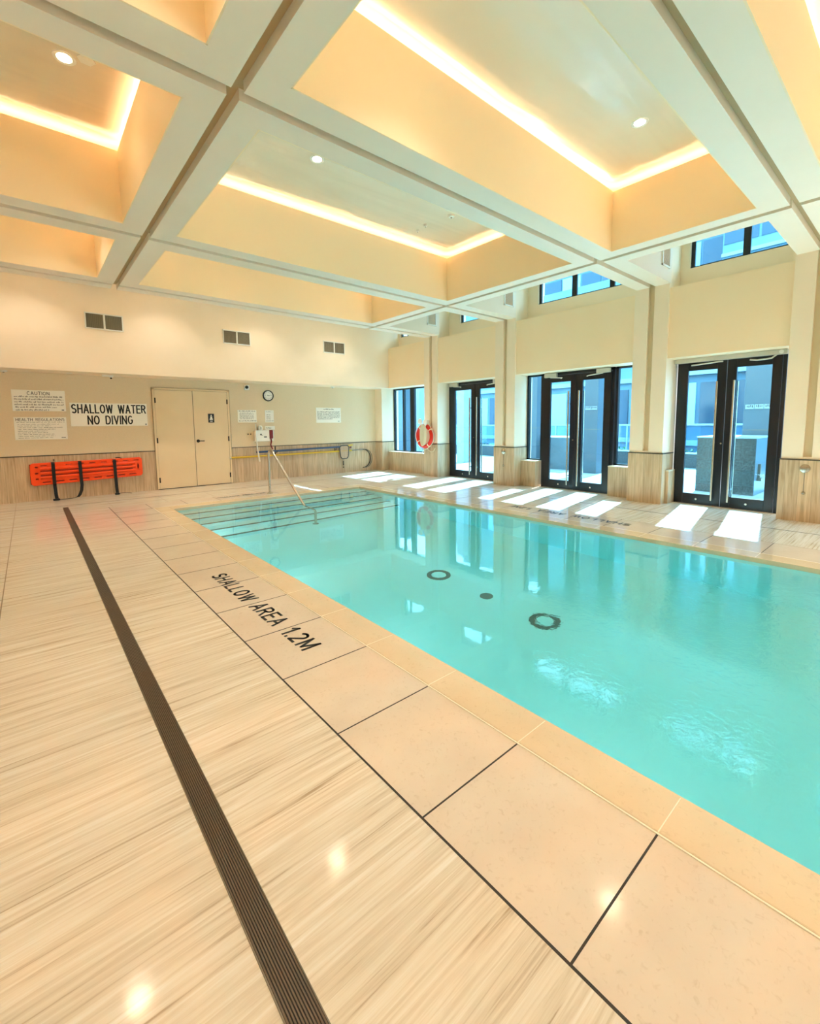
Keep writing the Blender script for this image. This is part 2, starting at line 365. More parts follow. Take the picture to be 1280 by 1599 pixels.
# ------------------------------------------------------------------ floor
f = MB()
f.box(XL-.2, XG, YK-.2, YB+.2, -.1, 0); f.box(XRB, XO+.08, YK-.2, YB+.2, -.1, 0)
f.box(XG, XRB, YFB, YB+.2, -.1, 0); f.box(XG, XRB, YK-.2, YN-.9, -.1, 0)
floor = struct(f.build('floor', floor_m), 'striated cream stone pool deck floor')
f = MB()
f.box(XG, XJ, YN-.9, YFB, -.1, 0); f.box(XRJ, XRB, YN-.9, YFB, -.1, 0); f.box(XJ, XRJ, YFJ, YFB, -.1, 0); f.box(XJ, XRJ, YN-.9, YN-.25, -.1, 0)
f.build('border_tiles', band_m, floor)
f = MB()
f.box(XJ+.004, XP+.01, YN-.25, YFJ-.004, -.075, .006); f.box(XR-.01, XRJ-.004, YN-.25, YFJ-.004, -.075, .006)
f.box(XP+.01, XR-.01, YF-.01, YFJ-.004, -.075, .006); f.box(XP+.01, XR-.01, YN-.25, YN+.01, -.075, .006)
f.build('pool_coping', coping_m, floor, bevel=.006)
f = MB(); hw = .0035
TY = [.5531+.6138*k for k in range(-8, 15)]
for y in TY:
    if y < YFB-.3: f.box(XG, XJ, y-hw, y+hw, -.01, .0008)
ysR = [1.17+.61*k for k in range(-8, 14)]
for y in ysR:
    if y < YFB-.3: f.box(XRJ, XRB, y-hw, y+hw, -.01, .0008)
for k in range(8): f.box(XJ-.02+.61*k-hw, XJ-.02+.61*k+hw, YFJ, YFB, -.01, .0008)
f.box(XG-.006, XG+.003, YN-.9, YFB+.12, -.01, .001)
f.box(XL, .32, 10.615, 10.635, -.01, .001); f.box(.32, 7.72, 10.615, 10.635, -.01, .001); f.box(7.70, 7.72, YK, 10.635, -.01, .001)
f.build('joint_lines', grout_dk, floor)
f = MB()
for y in [-3.1+.61*k for k in range(24)]:
    f.box(XRB, 7.70, y-.0015, y+.0015, -.01, .0006)
    if y < YB: f.box(7.72, XO, y+.2-.0015, y+.2+.0015, -.01, .0006)
f.box(-.279, -.271, YK, YB, -.01, .0006); f.box(XRB-.002, XRB+.002, YN-.9, YFB, -.01, .0006)
for k in range(14): f.box(XL, -.275, -3.6+1.13*k, -3.6+1.13*k+.004, -.01, .0006)
for k in range(10): f.box(.2+.9*k, .2+.9*k+.003, YFB+.02, 10.6, -.01, .0006)
f.build('fine_joint_lines', grout_mid, floor)
f = MB()
f.box(XJ-.003, XJ+.004, YN-.25, YFJ, -.01, .004); f.box(XRJ-.006, XRJ+.006, YN-.25, YFJ, -.01, .004); f.box(XJ, XRJ, YFJ-.006, YFJ+.006, -.01, .004)
for y in TY: 
    if YN < y < YFJ: f.box(XJ+.004, XP-.004, y-.002, y+.002, -.01, .0068)
for y in ysR:
    if YN < y < YFJ: f.box(XR+.004, XRJ-.004, y-.002, y+.002, -.01, .0068)
f.build('coping_joint', grout_gleam, floor)

# pool shell with entry steps
p = MB(); ZP = -1.24; t = .2
p.box(XP-t, XP, YN-t, YF+t, ZP-t, -.03); p.box(XR, XR+t, YN-t, YF+t, ZP-t, -.03)
p.box(XP, XR, YF, YF+t, ZP-t, -.03); p.box(XP, XR, YN-t, YN, ZP-t, -.03); p.box(XP, XR, YN, YF, ZP-t, ZP)
pool = tag(struct(p.build('pool_basin', pool_m)), 'pale plastered rectangular swimming pool basin sunk in the deck')
for k in range(1, 6):
    stp = MB().box(XP, XR, YF-.3*k, YF-.3*(k-1)+(.0 if k > 1 else 0), ZP, -.04-.2*k).build('step', pool_m, pool)
    MB().box(XP+.001, XR-.001, YF-.3*k-.002, YF-.3*k+.045, -.04-.2*k-.03, -.04-.2*k+.003).build('nosing', nosing_m, stp)
w = MB().box(XP-.006, XR+.006, YN-.006, YF+.006, ZP-.02, -.04).build('pool_water', water)
tag(w, 'clear turquoise pool water with gentle ripples near the right side', 'water', kind='stuff')

# unseen lamps added in the near pool wall to brighten the water
lens_m = mat('added_lamp_lens', rgb(230, 245, 250), .3, emis=(.85, .97, 1, 1), estr=2)
for k, y in enumerate((7.2, 5.2, 3.2, 1.2, -.8)):
    e = empty('added_pool_light', (XP, y, -.62)); tag(e, 'added underwater fill lamp, out of view in the wall under the near coping', 'added pool light', 'added fill lamps in the pool wall')
    MB().lathe([(.14, 0), (.14, .012), (.11, .02), (.105, .004)], (XP+.001, y, -.62), 'x', 32).build('rim', steel, e, smooth=True)
    MB().lathe([(.108, .006), (0, .010)], (XP+.001, y, -.62), 'x', 32).build('lens', lens_m, e)
    L = bpy.data.lights.new('pool_fill_lamp', 'AREA'); L.shape = 'DISK'; L.size = .22; L.energy = POOL_FILL; L.color = (.92, .98, 1.0)
    lo = bpy.data.objects.new('pool_fill_lamp', L); COL.objects.link(lo); lo.location = (.03, 0, 0); lo.rotation_euler = (0, math.radians(-90), 0); lo.parent = e

# main drains on the pool floor
def main_drain(x, y, rad, label, ringed=True):
    e = empty('main_drain', (x, y, ZP)); tag(e, label, 'drain')
    if ringed:
        e['group'] = 'ringed drains on the pool floor'
        MB().lathe([(rad, 0), (rad, .012), (rad*.66, .016), (rad*.64, .004)], (x, y, ZP+.001), seg=40).build('outer_ring', mat('drain_ring_grey', rgb(70, 100, 100), .5), e, smooth=True)
        MB().lathe([(rad*.62, .0), (rad*.62, .014), (rad*.3, .022), (0.0, .022)], (x, y, ZP+.001), seg=40).build('cover', pool_m, e, smooth=True)
    else:
        MB().lathe([(rad, 0), (rad, .008), (0, .012)], (x, y, ZP+.001), seg=32).build('cover', mat('drain_cover_grey', rgb(84, 108, 106), .5), e, smooth=True)
main_drain(3.9, 4.03, .155, 'round ringed drain on the pool floor, nearest the steps')
main_drain(3.89, 2.46, .155, 'round ringed drain on the pool floor, farthest from the steps')
main_drain(3.89, 3.23, .075, 'small plain grey drain between the two ringed pool drains', False)

# ------------------------------------------------------------------ walls
def wall_pair(name, x0, x1, y0, y1, label, up_m=paint, top=5.0, wz=ZT):
    o = struct(MB().box(x0, x1, y0, y1, wz, top).build(name, up_m), label)
    return o
wf = struct(MB().box(XL-.2, XO+.1, YB, YB+.2, 0, ZH+.3).build('wall_far', paint_far), 'tan far wall behind the signs')
def strip_around(ivals, y0, y1, z0, z1, mb=None):
    mb = mb or MB()
    for a, b_ in ivals: mb.box(a, b_, y0, y1, z0, z1)
    return mb
strip_around([(XL, 2.215), (3.93, XW)], YB-.012, YB, 0, ZT-.018).build('wainscot', wains, wf)
strip_around([(XL, 2.215), (3.93, XW)], YB-.02, YB, ZT-.018, ZT).build('wainscot_cap', mat('grey_metal_trim', rgb(92, 84, 74), .35, metal=.7), wf)
capm = bpy.data.materials['grey_metal_trim']
wb = struct(MB().box(XL-.2, XO+.1, YU, YB+.2, ZH, 5.0).build('wall_bulkhead', paint), 'cream bulkhead wall with three vents above the far wall')
struct(MB().box(XL-.2, XL, YK, YB, 0, 5).build('wall_left', paint), 'cream left wall')
struct(MB().box(XL-.2, XO+.1, YK-.2, YK, 0, 5).build('wall_back', paint), 'cream wall behind the viewer')

reveal_shade_lt = mat('shaded_reveal_tan', rgb(226, 204, 166), .6)  # shading of the pier grooves put into the colour
# piers along the glazed wall
PIERS = [(11.38, YB), (8.85, 9.38), (6.30, 6.875), (3.11, 3.685), (.87, 1.455), (-1.95, -1.38), (YK, -4.1)]
pnames = ['corner pier at the far end of the glazed wall', 'pier carrying the orange life ring', 'pier between the first and second glass doors from the far end',
          'pier between the two nearest pairs of glass doors', 'pier at the right edge beside the nearest glass doors', 'pier behind the viewer', 'corner pier behind the viewer']
for i, (a, b_) in enumerate(PIERS):
    c = (a+b_)/2; ztop = ZH if i == 0 else ZC+.1
    if i in (0, 6):
        pr = MB().box(XW, XO+.2, a, b_, 0, ztop)
    else:
        pr = MB().box(XW, XO+.2, a, c-.05, 0, ztop).box(XW, XO+.2, c+.05, b_, 0, ztop).box(XW+.07, XO+.2, c-.05, c+.05, 0, ztop).box(XW, XW+.07, c-.05, c+.05, 0, ZT+.03)
    po = struct(pr.build('pillar', paint), 'cream ' + pnames[i])
    if i not in (0, 6): MB().box(XW+.066, XW+.071, c-.05, c+.05, ZT+.03, ZB+.1).build('reveal', reveal_shade_lt, po)
    MB().box(XW-.012, XO+.0, a-.012, b_+.012, 0, ZT-.018).build('wainscot', wains, po)
    MB().box(XW-.02, XO+.0, a-.02, b_+.02, ZT-.018, ZT).build('wainscot_cap', capm, po)
# head panels over each bay, ledge, back wall and low knee walls
BAYS = [(9.38, YU), (6.875, 8.85), (3.685, 6.30), (1.455, 3.11), (-1.38, .87), (-4.1, -1.95)]
for a, b_ in BAYS:
    struct(MB().box(8.58, XO+.2, a, b_, ZH, 3.774).build('trim_1', panel_paint), 'cream panel above a window bay')
    struct(MB().box(9.0, XO+.2, a, b_, 3.774, 4.14).build('trim_2', paint), 'cream upstand under the high windows')
struct(MB().box(XO+.101, XO+.2, YU+.001, YB, ZH, 5).build('wall_corner', paint))
def knee(a, b_, x0=8.80, z=.60, low=.015, label=''):
    o = struct(MB().box(x0, XO+.06, a, b_, 0, z-.015).build('trim_3', wains), label)
    MB().box(x0-.012, XO+.03, a, b_, z-.015, z+.005).build('sill', mat('pale_sill', rgb(226, 208, 180), .4), o)
knee(9.392, 11.368, label='low wood-look wall under the far window')
knee(5.90, 6.288+.0, label='low wood-look wall left of the middle doors')
knee(3.697, 4.20, label='low wood-look wall right of the middle doors')
knee(3.045, 3.098, x0=8.70, label='narrow wood-look upstand beside the nearest doors')

# ------------------------------------------------------------------ ceiling, beams and coffers
C = struct(MB().box(XL-.2, XO+.4, YK-.2, YB+.2, ZC, ZC+.15).build('ceiling', slab_paint), 'satin cream ceiling inside the coffers')
xb = [('s', XL, -1.65), ('o', -1.65, 1.016), ('s', 1.016, 1.245), ('g', 1.245, 1.335), ('s', 1.335, 1.568), ('o', 1.568, 6.345), ('s', 6.345, 6.545), ('g', 6.545, 6.635), ('s', 6.635, 6.85), ('w', 6.85, XW)]
yb = [('s', YK, -4.1), ('o', -4.1, -1.95), ('s', -1.95, -1.71), ('g', -1.71, -1.62), ('s', -1.62, -1.38), ('o', -1.38, .86), ('s', .86, 1.115), ('g', 1.115, 1.195), ('s', 1.195, 1.44),
      ('o', 1.44, 3.09), ('s', 3.09, 3.345), ('g', 3.345, 3.435), ('s', 3.435, 3.66), ('o', 3.66, 6.295), ('s', 6.295, 6.53), ('g', 6.53, 6.62), ('s', 6.62, 6.875), ('o', 6.875, 8.775), ('s', 8.775, 9.01), ('g', 9.01, 9.09), ('s', 9.09, 9.33), ('f', 9.33, YU)]
LEDGE = .17
beams = {}
def add_cell(key, m, x0, x1, y0, y1, z0, z1): beams.setdefault((key, m), MB()).box(x0, x1, y0, y1, z0, z1)
for xi, (kx, x0, x1) in enumerate(xb):
    for yi, (ky, y0, y1) in enumerate(yb):
        if ky == 'f' or (kx in 'ow' and ky == 'o'): continue
        if kx == 'w': key = 'cross%d' % (0 if yi < 1 else (yi-1)//4)
        elif kx in 'sg': key = 'long%d' % (0 if xi < 2 else (1 if xi < 5 else 2))
        else: key = 'cross%d' % (0 if yi < 1 else (yi-1)//4)
        if 'g' in (kx, ky): add_cell(key, 'g', x0, x1, y0, y1, ZB+.085, ZL)
        else: add_cell(key, 's', x0, x1, y0, y1, ZB, ZL)
lab = {'long0': 'ceiling beam along the left wall', 'long1': 'grooved ceiling beam running to the far wall, left of the pool', 'long2': 'grooved ceiling beam running along the glazed wall side'}
roots = {}
for (key, mk), mb in sorted(beams.items(), key=lambda q: q[0][1] != 's'):
    if mk == 's':
        roots[key] = struct(mb.build('ceiling_beam', beam_paint), lab.get(key, 'grooved cross beam of the coffered ceiling'))
    else: mb.build('reveal', reveal_shade, roots.get(key))
# cores that carry the slab above the beams (between neighbouring coves)
core = MB()
for (kx, x0, x1) in [b_ for b_ in xb if b_[0] == 'g']: core.box(x0-.03, x1+.03, YK, 9.2, ZL, ZC)
for (ky, y0, y1) in [b_ for b_ in yb if b_[0] == 'g']: core.box(XL, 6.6, y0-.03, y1+.03, ZL, ZC)
core.box(XL, 6.85, 9.0, 9.12, ZL, ZC)
for (ky, y0, y1) in [b_ for b_ in yb if b_[0] == 'g']: core.box(6.85, XW, y0-.25, y1+.25, ZL, ZC)
core.box(6.66, 6.85, YK, 9.33, ZL, ZC)
core.build('cove_back', coffer_paint, C)
# coffers: painted sides with a lip, and an LED strip on the ledge
OPX = [(-1.65, 1.016), (1.568, 6.345)]
OPY = [(-4.1, -1.95), (-1.38, .86), (1.44, 3.09), (3.66, 6.295), (6.875, 8.775)]
e_ = .012
names_x = ['left of the pool', 'over the pool']
for xi, (a, b_) in enumerate(OPX):
    for yi, (c, d) in enumerate(OPY):
        mb = MB()
        mb.box(a, a+e_, c, d, ZB+.001, ZL+.03).box(b_-e_, b_, c, d, ZB+.001, ZL+.03).box(a, b_, c, c+e_, ZB+.001, ZL+.03).box(a, b_, d-e_, d, ZB+.001, ZL+.03)
        cf = mb.build('coffer_lining', coffer_paint, C)
        s_ = .03; s2 = .055; z0, z1 = ZL+.002, ZL+.014
        st = MB().box(a-s2, a-s_, c-s_, d+s_, z0, z1).box(b_+s_, b_+s2, c-s_, d+s_, z0, z1).box(a-s_, b_+s_, c-s2, c-s_, z0, z1).box(a-s_, b_+s_, d+s_, d+s2, z0, z1)
        so = st.build('led_cove_strip', ledw)
        tag(so, 'warm cove light strip inside the coffer %s, row %s' % (names_x[xi], ['behind the viewer', 'nearest the viewer overhead', 'nearest the second pier', 'in the middle', 'by the far wall'][yi]), 'cove light', 'warm cove light strips round the coffers')
st = MB().box(XL, 6.3, 9.23, 9.255, ZL+.002, ZL+.014).build('led_cove_strip', ledw)
tag(st, 'warm cove light strip on top of the beam facing the bulkhead wall', 'cove light', 'warm cove light strips round the coffers')
st = MB().box(6.78, 6.8, -4, 9.0, ZL+.002, ZL+.014)

# ------------------------------------------------------------------ clerestory windows
def hi_window(idx, ya, yb_, mulls, label):
    z0, z1 = 4.14, ZC; x = 9.06
    w_ = empty('window_%d' % idx, (x, (ya+yb_)/2, z0)); struct(w_, label)
    fr = MB().box(x-.01, x+.03, yb_-.06, yb_, z0, z1).box(x-.01, x+.03, ya, ya+.05, z0, z1).box(x-.03, x+.05, ya, yb_, z0, z0+.025).box(x-.03, x+.05, ya, yb_, z1-.05, z1)
    for a, b_ in mulls: fr.box(x-.01, x+.03, a, b_, z0, z1)
    fr.build('window_frame', black_frame, w_)
    MB().box(x+.01, x+.016, ya, yb_, z0, z1).build('pane', glass_m, w_)
def jamb(a, b_): struct(MB().box(9.0, XO+.2, a, b_, 4.14, ZC).build('trim_4', paint))
hi_window(1, 9.5, 10.97, [(10.63, 10.70), (10.0, 10.06)], 'high window over the far window bay'); jamb(10.97, YU); jamb(9.38, 9.5)
hi_window(2, 6.93, 8.44, [(7.55, 7.65)], 'high window over the farthest glass doors'); jamb(8.44, 8.85); jamb(6.875, 6.93)
hi_window(3, 3.75, 6.03, [(5.115, 5.23), (4.31, 4.41)], 'high window over the middle glass doors'); jamb(6.03, 6.30); jamb(3.685, 3.75)
hi_window(4, 1.5, 2.965, [(2.115, 2.215)], 'high window over the nearest glass doors'); jamb(2.965, 3.11); jamb(1.455, 1.5)
hi_window(5, -1.3, .75, [(-.3, -.2)], 'high window in the bay beside the viewer'); jamb(.75, .87); jamb(-1.38, -1.3)
hi_window(6, -4.0, -2.05, [(-3.1, -3.0)], 'high window in the last bay'); jamb(-2.05, -1.95); jamb(-4.1, -4.0)

# ------------------------------------------------------------------ far ground window
def low_window(idx, ya, yb_, z0, z1, bars, label):
    x = XO; w_ = empty('window_%d' % idx, (x, (ya+yb_)/2, z0)); struct(w_, label)
    fr = MB().box(x, x+.08, yb_-.05, yb_, z0, z1).box(x, x+.08, ya, ya+.04, z0, z1).box(x, x+.08, ya, yb_, z0, z0+.03).box(x, x+.08, ya, yb_, z1-.04, z1)
    for a, b_ in bars: fr.box(x, x+.08, a, b_, z0, z1)
    fr.build('window_frame', black_frame, w_)
    MB().box(x+.035, x+.042, ya, yb_, z0, z1).build('pane', glass_m, w_)
low_window(7, 9.40, 11.38, .605, ZH, [(10.86, 10.92), (10.37, 10.56)], 'tall black-framed window at the far end of the glazed wall')
low_window(8, 5.88, 6.29, .605, ZH, [], 'narrow black-framed sidelight left of the middle doors')
low_window(9, 3.69, 4.20, .605, ZH, [], 'narrow black-framed sidelight right of the middle doors')

# ------------------------------------------------------------------ glass doors
def closer(leaf, y0, y1, arm_to):
    c = MB().box(8.90, 8.965, min(y0, y1), max(y0, y1), 2.475, 2.565).build('door_closer', greycloser, leaf, bevel=.006)
    MB().tube([(8.91, (y0+y1)/2, 2.47), (8.90, arm_to, 2.445), (8.95, arm_to+.06, 2.44)], .012, 8).build('closer_arm', greycloser, c)
def glass_doors(idx, ya, yb_, split, gl, gr, label, closers=True, zt=ZH):
    x = XO
    d = empty('door_%d' % idx, (x, (ya+yb_)/2, 0)); struct(d, label)
    MB().box(x-.02, x+.1, yb_-.05, yb_, 0, zt).box(x-.02, x+.1, ya, ya+.05, 0, zt).box(x-.02, x+.1, ya, yb_, zt-.06, zt).build('door_frame', black_frame, d, bevel=.003)
    for side, (g0, g1), (l0, l1) in (('far', gl, (split+.004, yb_-.052)), ('near', gr, (ya+.052, split-.004))):
        z0, z1 = .195, 2.365; top = zt-.065
        lf = MB().box(x-.05, x-.0, l0, g0, .012, top).box(x-.05, x-.0, g1, l1, .012, top).box(x-.05, x, g0, g1, .012, z0).box(x-.05, x, g0, g1, z1, top)
        L = lf.build('door_leaf', black_frame, d, bevel=.003)
        MB().box(x-.028, x-.022, g0, g1, z0, z1).build('glass_pane', glass_m, L)
        hy = split + (.115 if side == 'far' else -.125)
        h = MB().tube([(x-.13, hy, .11), (x-.13, hy, 2.15)], .0165, 12).build('pull_handle', steel, L, smooth=True)
        for hz in (.32, 1.88): MB().tube([(x-.13, hy, hz), (x-.05, hy, hz)], .01, 8).build('handle_mount', steel, h)
        MB().tube([(x+.08, hy, .11), (x+.08, hy, 2.15)], .0165, 12).build('outside_pull_handle', steel, L, smooth=True)
        for hz in (.32, 1.88): MB().tube([(x+.08, hy, hz), (x, hy, hz)], .01, 8).build('handle_mount', steel, L.children[-1])
        MB().lathe([(.018, 0), (.018, .012), (0, .014)], (x-.064, (g0+g1)/2, .10), 'x', 8).build('floor_lock', steel, L)
        if closers:
            if side == 'far': closer(L, yb_-.10, yb_-.40, yb_-.55)
            else: closer(L, ya+.06, ya+.34, ya+.5)
    MB().lathe([(.014, 0), (.014, .01), (0, .012)], (x-.062, split+.03, 1.1), 'x', 12).build('cylinder_lock', steel, d)
    MB().box(x-.09, x+.12, ya, yb_, 0, .010).build('threshold', steel, d)
    return d
glass_doors(1, 6.90, 8.86, 7.88, (8.015, 8.60), (7.12, 7.72), 'farthest pair of black glass doors with long steel pulls')
glass_doors(2, 4.22, 5.87, 5.045, (5.16, 5.645), (4.42, 4.885), 'middle pair of black glass doors between two sidelights')
d3 = glass_doors(3, 1.54, 3.075, 2.315, (2.455, 2.895), (1.715, 2.178), 'nearest pair of black glass doors under a long grey operator box', closers=False)
ob_ = MB().box(8.885, 8.97, 1.53, 3.10, 2.50, 2.575).build('operator_box', greycloser, d3, bevel=.005)
MB().tube([(8.9, 2.83, 2.45), (8.89, 2.62, 2.46), (8.9, 2.42, 2.475), (8.95, 2.38, 2.48)], .013, 8).build('operator_arm', greycloser, d3)
MB().tube([(8.93, 2.0, 2.46), (8.89, 1.9, 2.44), (8.89, 1.72, 2.45), (8.9, 1.66, 2.5)], .013, 8).build('operator_arm', greycloser, d3)
MB().lathe([(.03, 0), (.03, .02), (0, .022)], (8.875, 1.60, 2.537), 'x', 8).build('sensor_eye', white_pl, d3)
glass_doors(5, -1.2, .7, -.25, (-.1, .5), (-1.0, -.4), 'pair of black glass doors beside the viewer')

# ------------------------------------------------------------------ service double door in the far wall
sd = empty('door_4', (3.08, YB, 0)); struct(sd, 'cream flush double service door in the far wall')
MB().box(2.215, 2.262, YB-.03, YB+.01, 0, 2.36).box(3.895, 3.945, YB-.03, YB+.01, 0, 2.36).box(2.215, 3.945, YB-.03, YB+.01, 2.325, 2.37).build('door_frame', doorpaint, sd, bevel=.003)
for (a, b_, hx) in ((2.266, 3.075, 2.27), (3.083, 3.891, 3.887)):
    L = MB().box(a, b_, YB-.022, YB+.01, .012, 2.32).build('door_leaf', doorpaint, sd, bevel=.002)
    for hz in (.22, 1.15, 2.08): MB().box(hx-.014, hx+.014, YB-.036, YB-.02, hz-.06, hz+.06).build('hinge', bronze, L)
lv = MB().lathe([(.038, 0), (.038, -.012), (.03, -.02), (0, -.02)], (3.155, YB-.022, 1.113), 'y', 24).build('lever_handle', bronze, sd, smooth=True)
MB().tube([(3.155, YB-.03, 1.113), (3.155, YB-.065, 1.113), (3.29, YB-.065, 1.112)], .011, 8).build('lever', bronze, lv)
MB().box(2.209, 2.215, YB-.032, YB, 0, 2.376).box(3.945, 3.951, YB-.032, YB, 0, 2.376).box(2.209, 3.951, YB-.032, YB, 2.370, 2.376).box(2.262, 2.266, YB-.024, YB, 0, 2.325).box(3.891, 3.895, YB-.024, YB, 0, 2.325).box(2.262, 3.895, YB-.024, YB, 2.321, 2.325).build('gap_shadow', mat('brown_gap_shadow', rgb(150, 124, 92), .6), sd)  # brown strips stand for the shadow in the gaps round frame and leaves
MB().box(2.22, 3.94, YB-.03, YB, 0, .012).build('threshold', bronze, sd)
MB().box(3.073, 3.085, YB-.024, YB-.01, .02, 2.32).build('meeting_edge', mat('door_gap_shadow_strip', rgb(120, 98, 72), .6), sd)

# ------------------------------------------------------------------ ceiling fittings
def downlight(x, y, z, label, watts=30):
    e = empty('downlight', (x, y, z)); tag(e, label, 'ceiling light', 'round recessed ceiling downlights')
    MB().lathe([(.055, -.003), (.085, -.006), (.088, 0)], (x, y, z), seg=28).build('trim_ring', white_pl, e, smooth=True)
    MB().lathe([(0.0, -.004), (.055, -.004)], (x, y, z), seg=28).build('lamp', dlm, e)
    L = bpy.data.lights.new('downlight_beam', 'SPOT'); L.energy = watts; L.color = (1.0, .94, .86); L.spot_size = math.radians(110); L.spot_blend = .7; L.shadow_soft_size = .12
    lo = bpy.data.objects.new('downlight_beam', L); COL.objects.link(lo); lo.location = (0, 0, -.02); lo.parent = e
downlight(.475, 5.18, ZC, 'bright recessed downlight at the upper left beside a hexagonal plate', 8)
downlight(2.92, 5.12, ZC, 'recessed downlight in the middle coffer over the pool', 8)
downlight(5.28, 2.30, ZC, 'recessed downlight in the coffer at the upper right', 8)
for x, y in [(2.6, 2.3), (2.9, 7.8), (5.3, 7.8), (.4, 7.9), (.4, 2.3), (2.9, -.2), (5.3, -.2), (.4, -.3), (2.9, -3), (5.3, -3)]:
    downlight(x, y, ZC, 'recessed downlight hidden above the beams or behind the viewer', 60 if y < 3 else 45)
for x in (.1, 2.3, 4.5, 6.6): downlight(x, 10.15, ZC, 'recessed downlight hidden above the beams or behind the viewer', 62)
hx = MB().prism([(.625+.07*math.cos(math.radians(60*k)), 5.08+.07*math.sin(math.radians(60*k))) for k in range(6)], ZC-.008, ZC).build('cover_plate', white_pl)
tag(hx, 'flat hexagonal white cover plate on the ceiling beside the upper left downlight', 'cover plate')
def smoke(x, y, z, label, r=.055, name='smoke_detector', g=None):
    e = empty(name, (x, y, z)); tag(e, label, name.replace('_', ' '), g)
    bd = MB().lathe([(r, 0), (r, -.012), (r*.8, -.03), (0, -.034)], (x, y, z), seg=24).build('body', white_pl, e, smooth=True)
    MB().lathe([(r*.25, -.033), (r*.25, -.042), (0, -.044)], (x, y, z), seg=16).build('sensor', darksteel, bd, smooth=True)
smoke(5.26, 5.12, ZC, 'round white smoke detector on the ceiling of the middle coffer')
smoke(5.17, 5.62, ZC, 'tiny white sprinkler cap near the ceiling smoke detector', .03, 'sprinkler')
smoke(5.2, 5.85, ZC, 'tiny white sprinkler cap farther from the ceiling smoke detector', .025, 'sprinkler')
smoke(-.275, 11.6, ZH, 'white round detector under the soffit at the far left above the caution sign', .06)
smoke(6.85, 11.5, ZH, 'white round detector under the soffit above the right wall notice', .06)
e = empty('emergency_light', (1.38, 11.5, ZH)); tag(e, 'white twin-head fitting under the soffit above the shallow water sign', 'light fitting')
MB().box(1.27, 1.41, 11.46, 11.54, ZH-.03, ZH).build('housing', white_pl, e, bevel=.008)
MB().lathe([(.045, 0), (.045, -.03), (.02, -.05), (0, -.05)], (1.43, 11.5, ZH), seg=20).build('head', white_pl, e, smooth=True)
MB().lathe([(.018, -.05), (.018, -.075), (0, -.075)], (1.43, 11.5, ZH), seg=12).build('sensor', bronze, e)
e = MB().lathe([(.05, 0), (.05, -.008), (0, -.01)], (.72, 11.45, ZH), seg=20).build('sprinkler_cover', white_pl, smooth=True); tag(e, 'small flat sprinkler cover disc under the soffit left of the twin-head fitting', 'sprinkler cover')

# wall vents on the bulkhead
def vent_double(x0, x1, z0, z1, label):
    e = empty('wall_vent', ((x0+x1)/2, YU, z0)); tag(e, label, 'vent', 'double grille vents on the bulkhead wall')
    y = YU; t_ = .022; xm = (x0+x1)/2
    MB().box(x0, x1, y-.02, y, z0, z0+t_).box(x0, x1, y-.02, y, z1-t_, z1).box(x0, x0+t_, y-.02, y, z0, z1).box(x1-t_, x1, y-.02, y, z0, z1).box(xm-.016, xm+.016, y-.02, y, z0, z1).build('vent_frame', white_pl, e, bevel=.003)
    MB().box(x0+.01, x1-.01, y-.004, y-.001, z0+.01, z1-.01).build('back_plate', grille_dk, e)
    for (a, b_) in ((x0+t_, xm-.016), (xm+.016, x1-t_)):
        mb = MB(); k = z0+t_+.006
        while k < z1-t_-.006: mb.box(a, b_, y-.015, y-.006, k, k+.006); k += .0125
        q = a+.01
        while q < b_-.004: mb.box(q, q+.005, y-.017, y-.007, z0+t_, z1-t_); q += .03
        mb.build('grille', grille, e)
vent_double(1.003, 1.653, 3.432, 3.752, 'double grille vent on the bulkhead wall, nearest the left, above the caution signs')
vent_double(3.648, 4.302, 3.42, 3.742, 'middle double grille vent on the bulkhead wall, above the service door')
vent_double(6.32, 7.005, 3.453, 3.775, 'double grille vent on the bulkhead wall, nearest the window corner')
side_gr = mat('pale_tan_grille', rgb(214, 192, 164), .6)
def side_vent(yp, label):
    y = yp; x0, x1, z0, z1 = 8.10, 8.43, 4.045, 4.40
    e = empty('side_vent', ((x0+x1)/2, y, z0)); tag(e, label, 'vent', 'small vents on the beam sides by the high windows')
    MB().box(x0, x1, y-.02, y, z0, z0+.03).box(x0, x1, y-.02, y, z1-.03, z1).box(x0, x0+.03, y-.02, y, z0, z1).box(x1-.03, x1, y-.02, y, z0, z1).build('vent_frame', white_pl, e, bevel=.003)
    mb = MB(); k = z0+.035
    while k < z1-.04: mb.box(x0+.03, x1-.03, y-.014, y-.004, k, k+.008); k += .02
    mb.build('grille', side_gr, e)
    MB().box(x0+.02, x1-.02, y-.003, y, z0+.02, z1-.02).build('back_plate', side_gr, e)
side_vent(3.09, 'small framed vent on the beam side above the pier between the two nearest doors')
side_vent(6.295, 'small framed vent on the beam side above the pier with the farther shower valve')
side_vent(8.775, 'small framed vent on the beam side above the life ring pier')

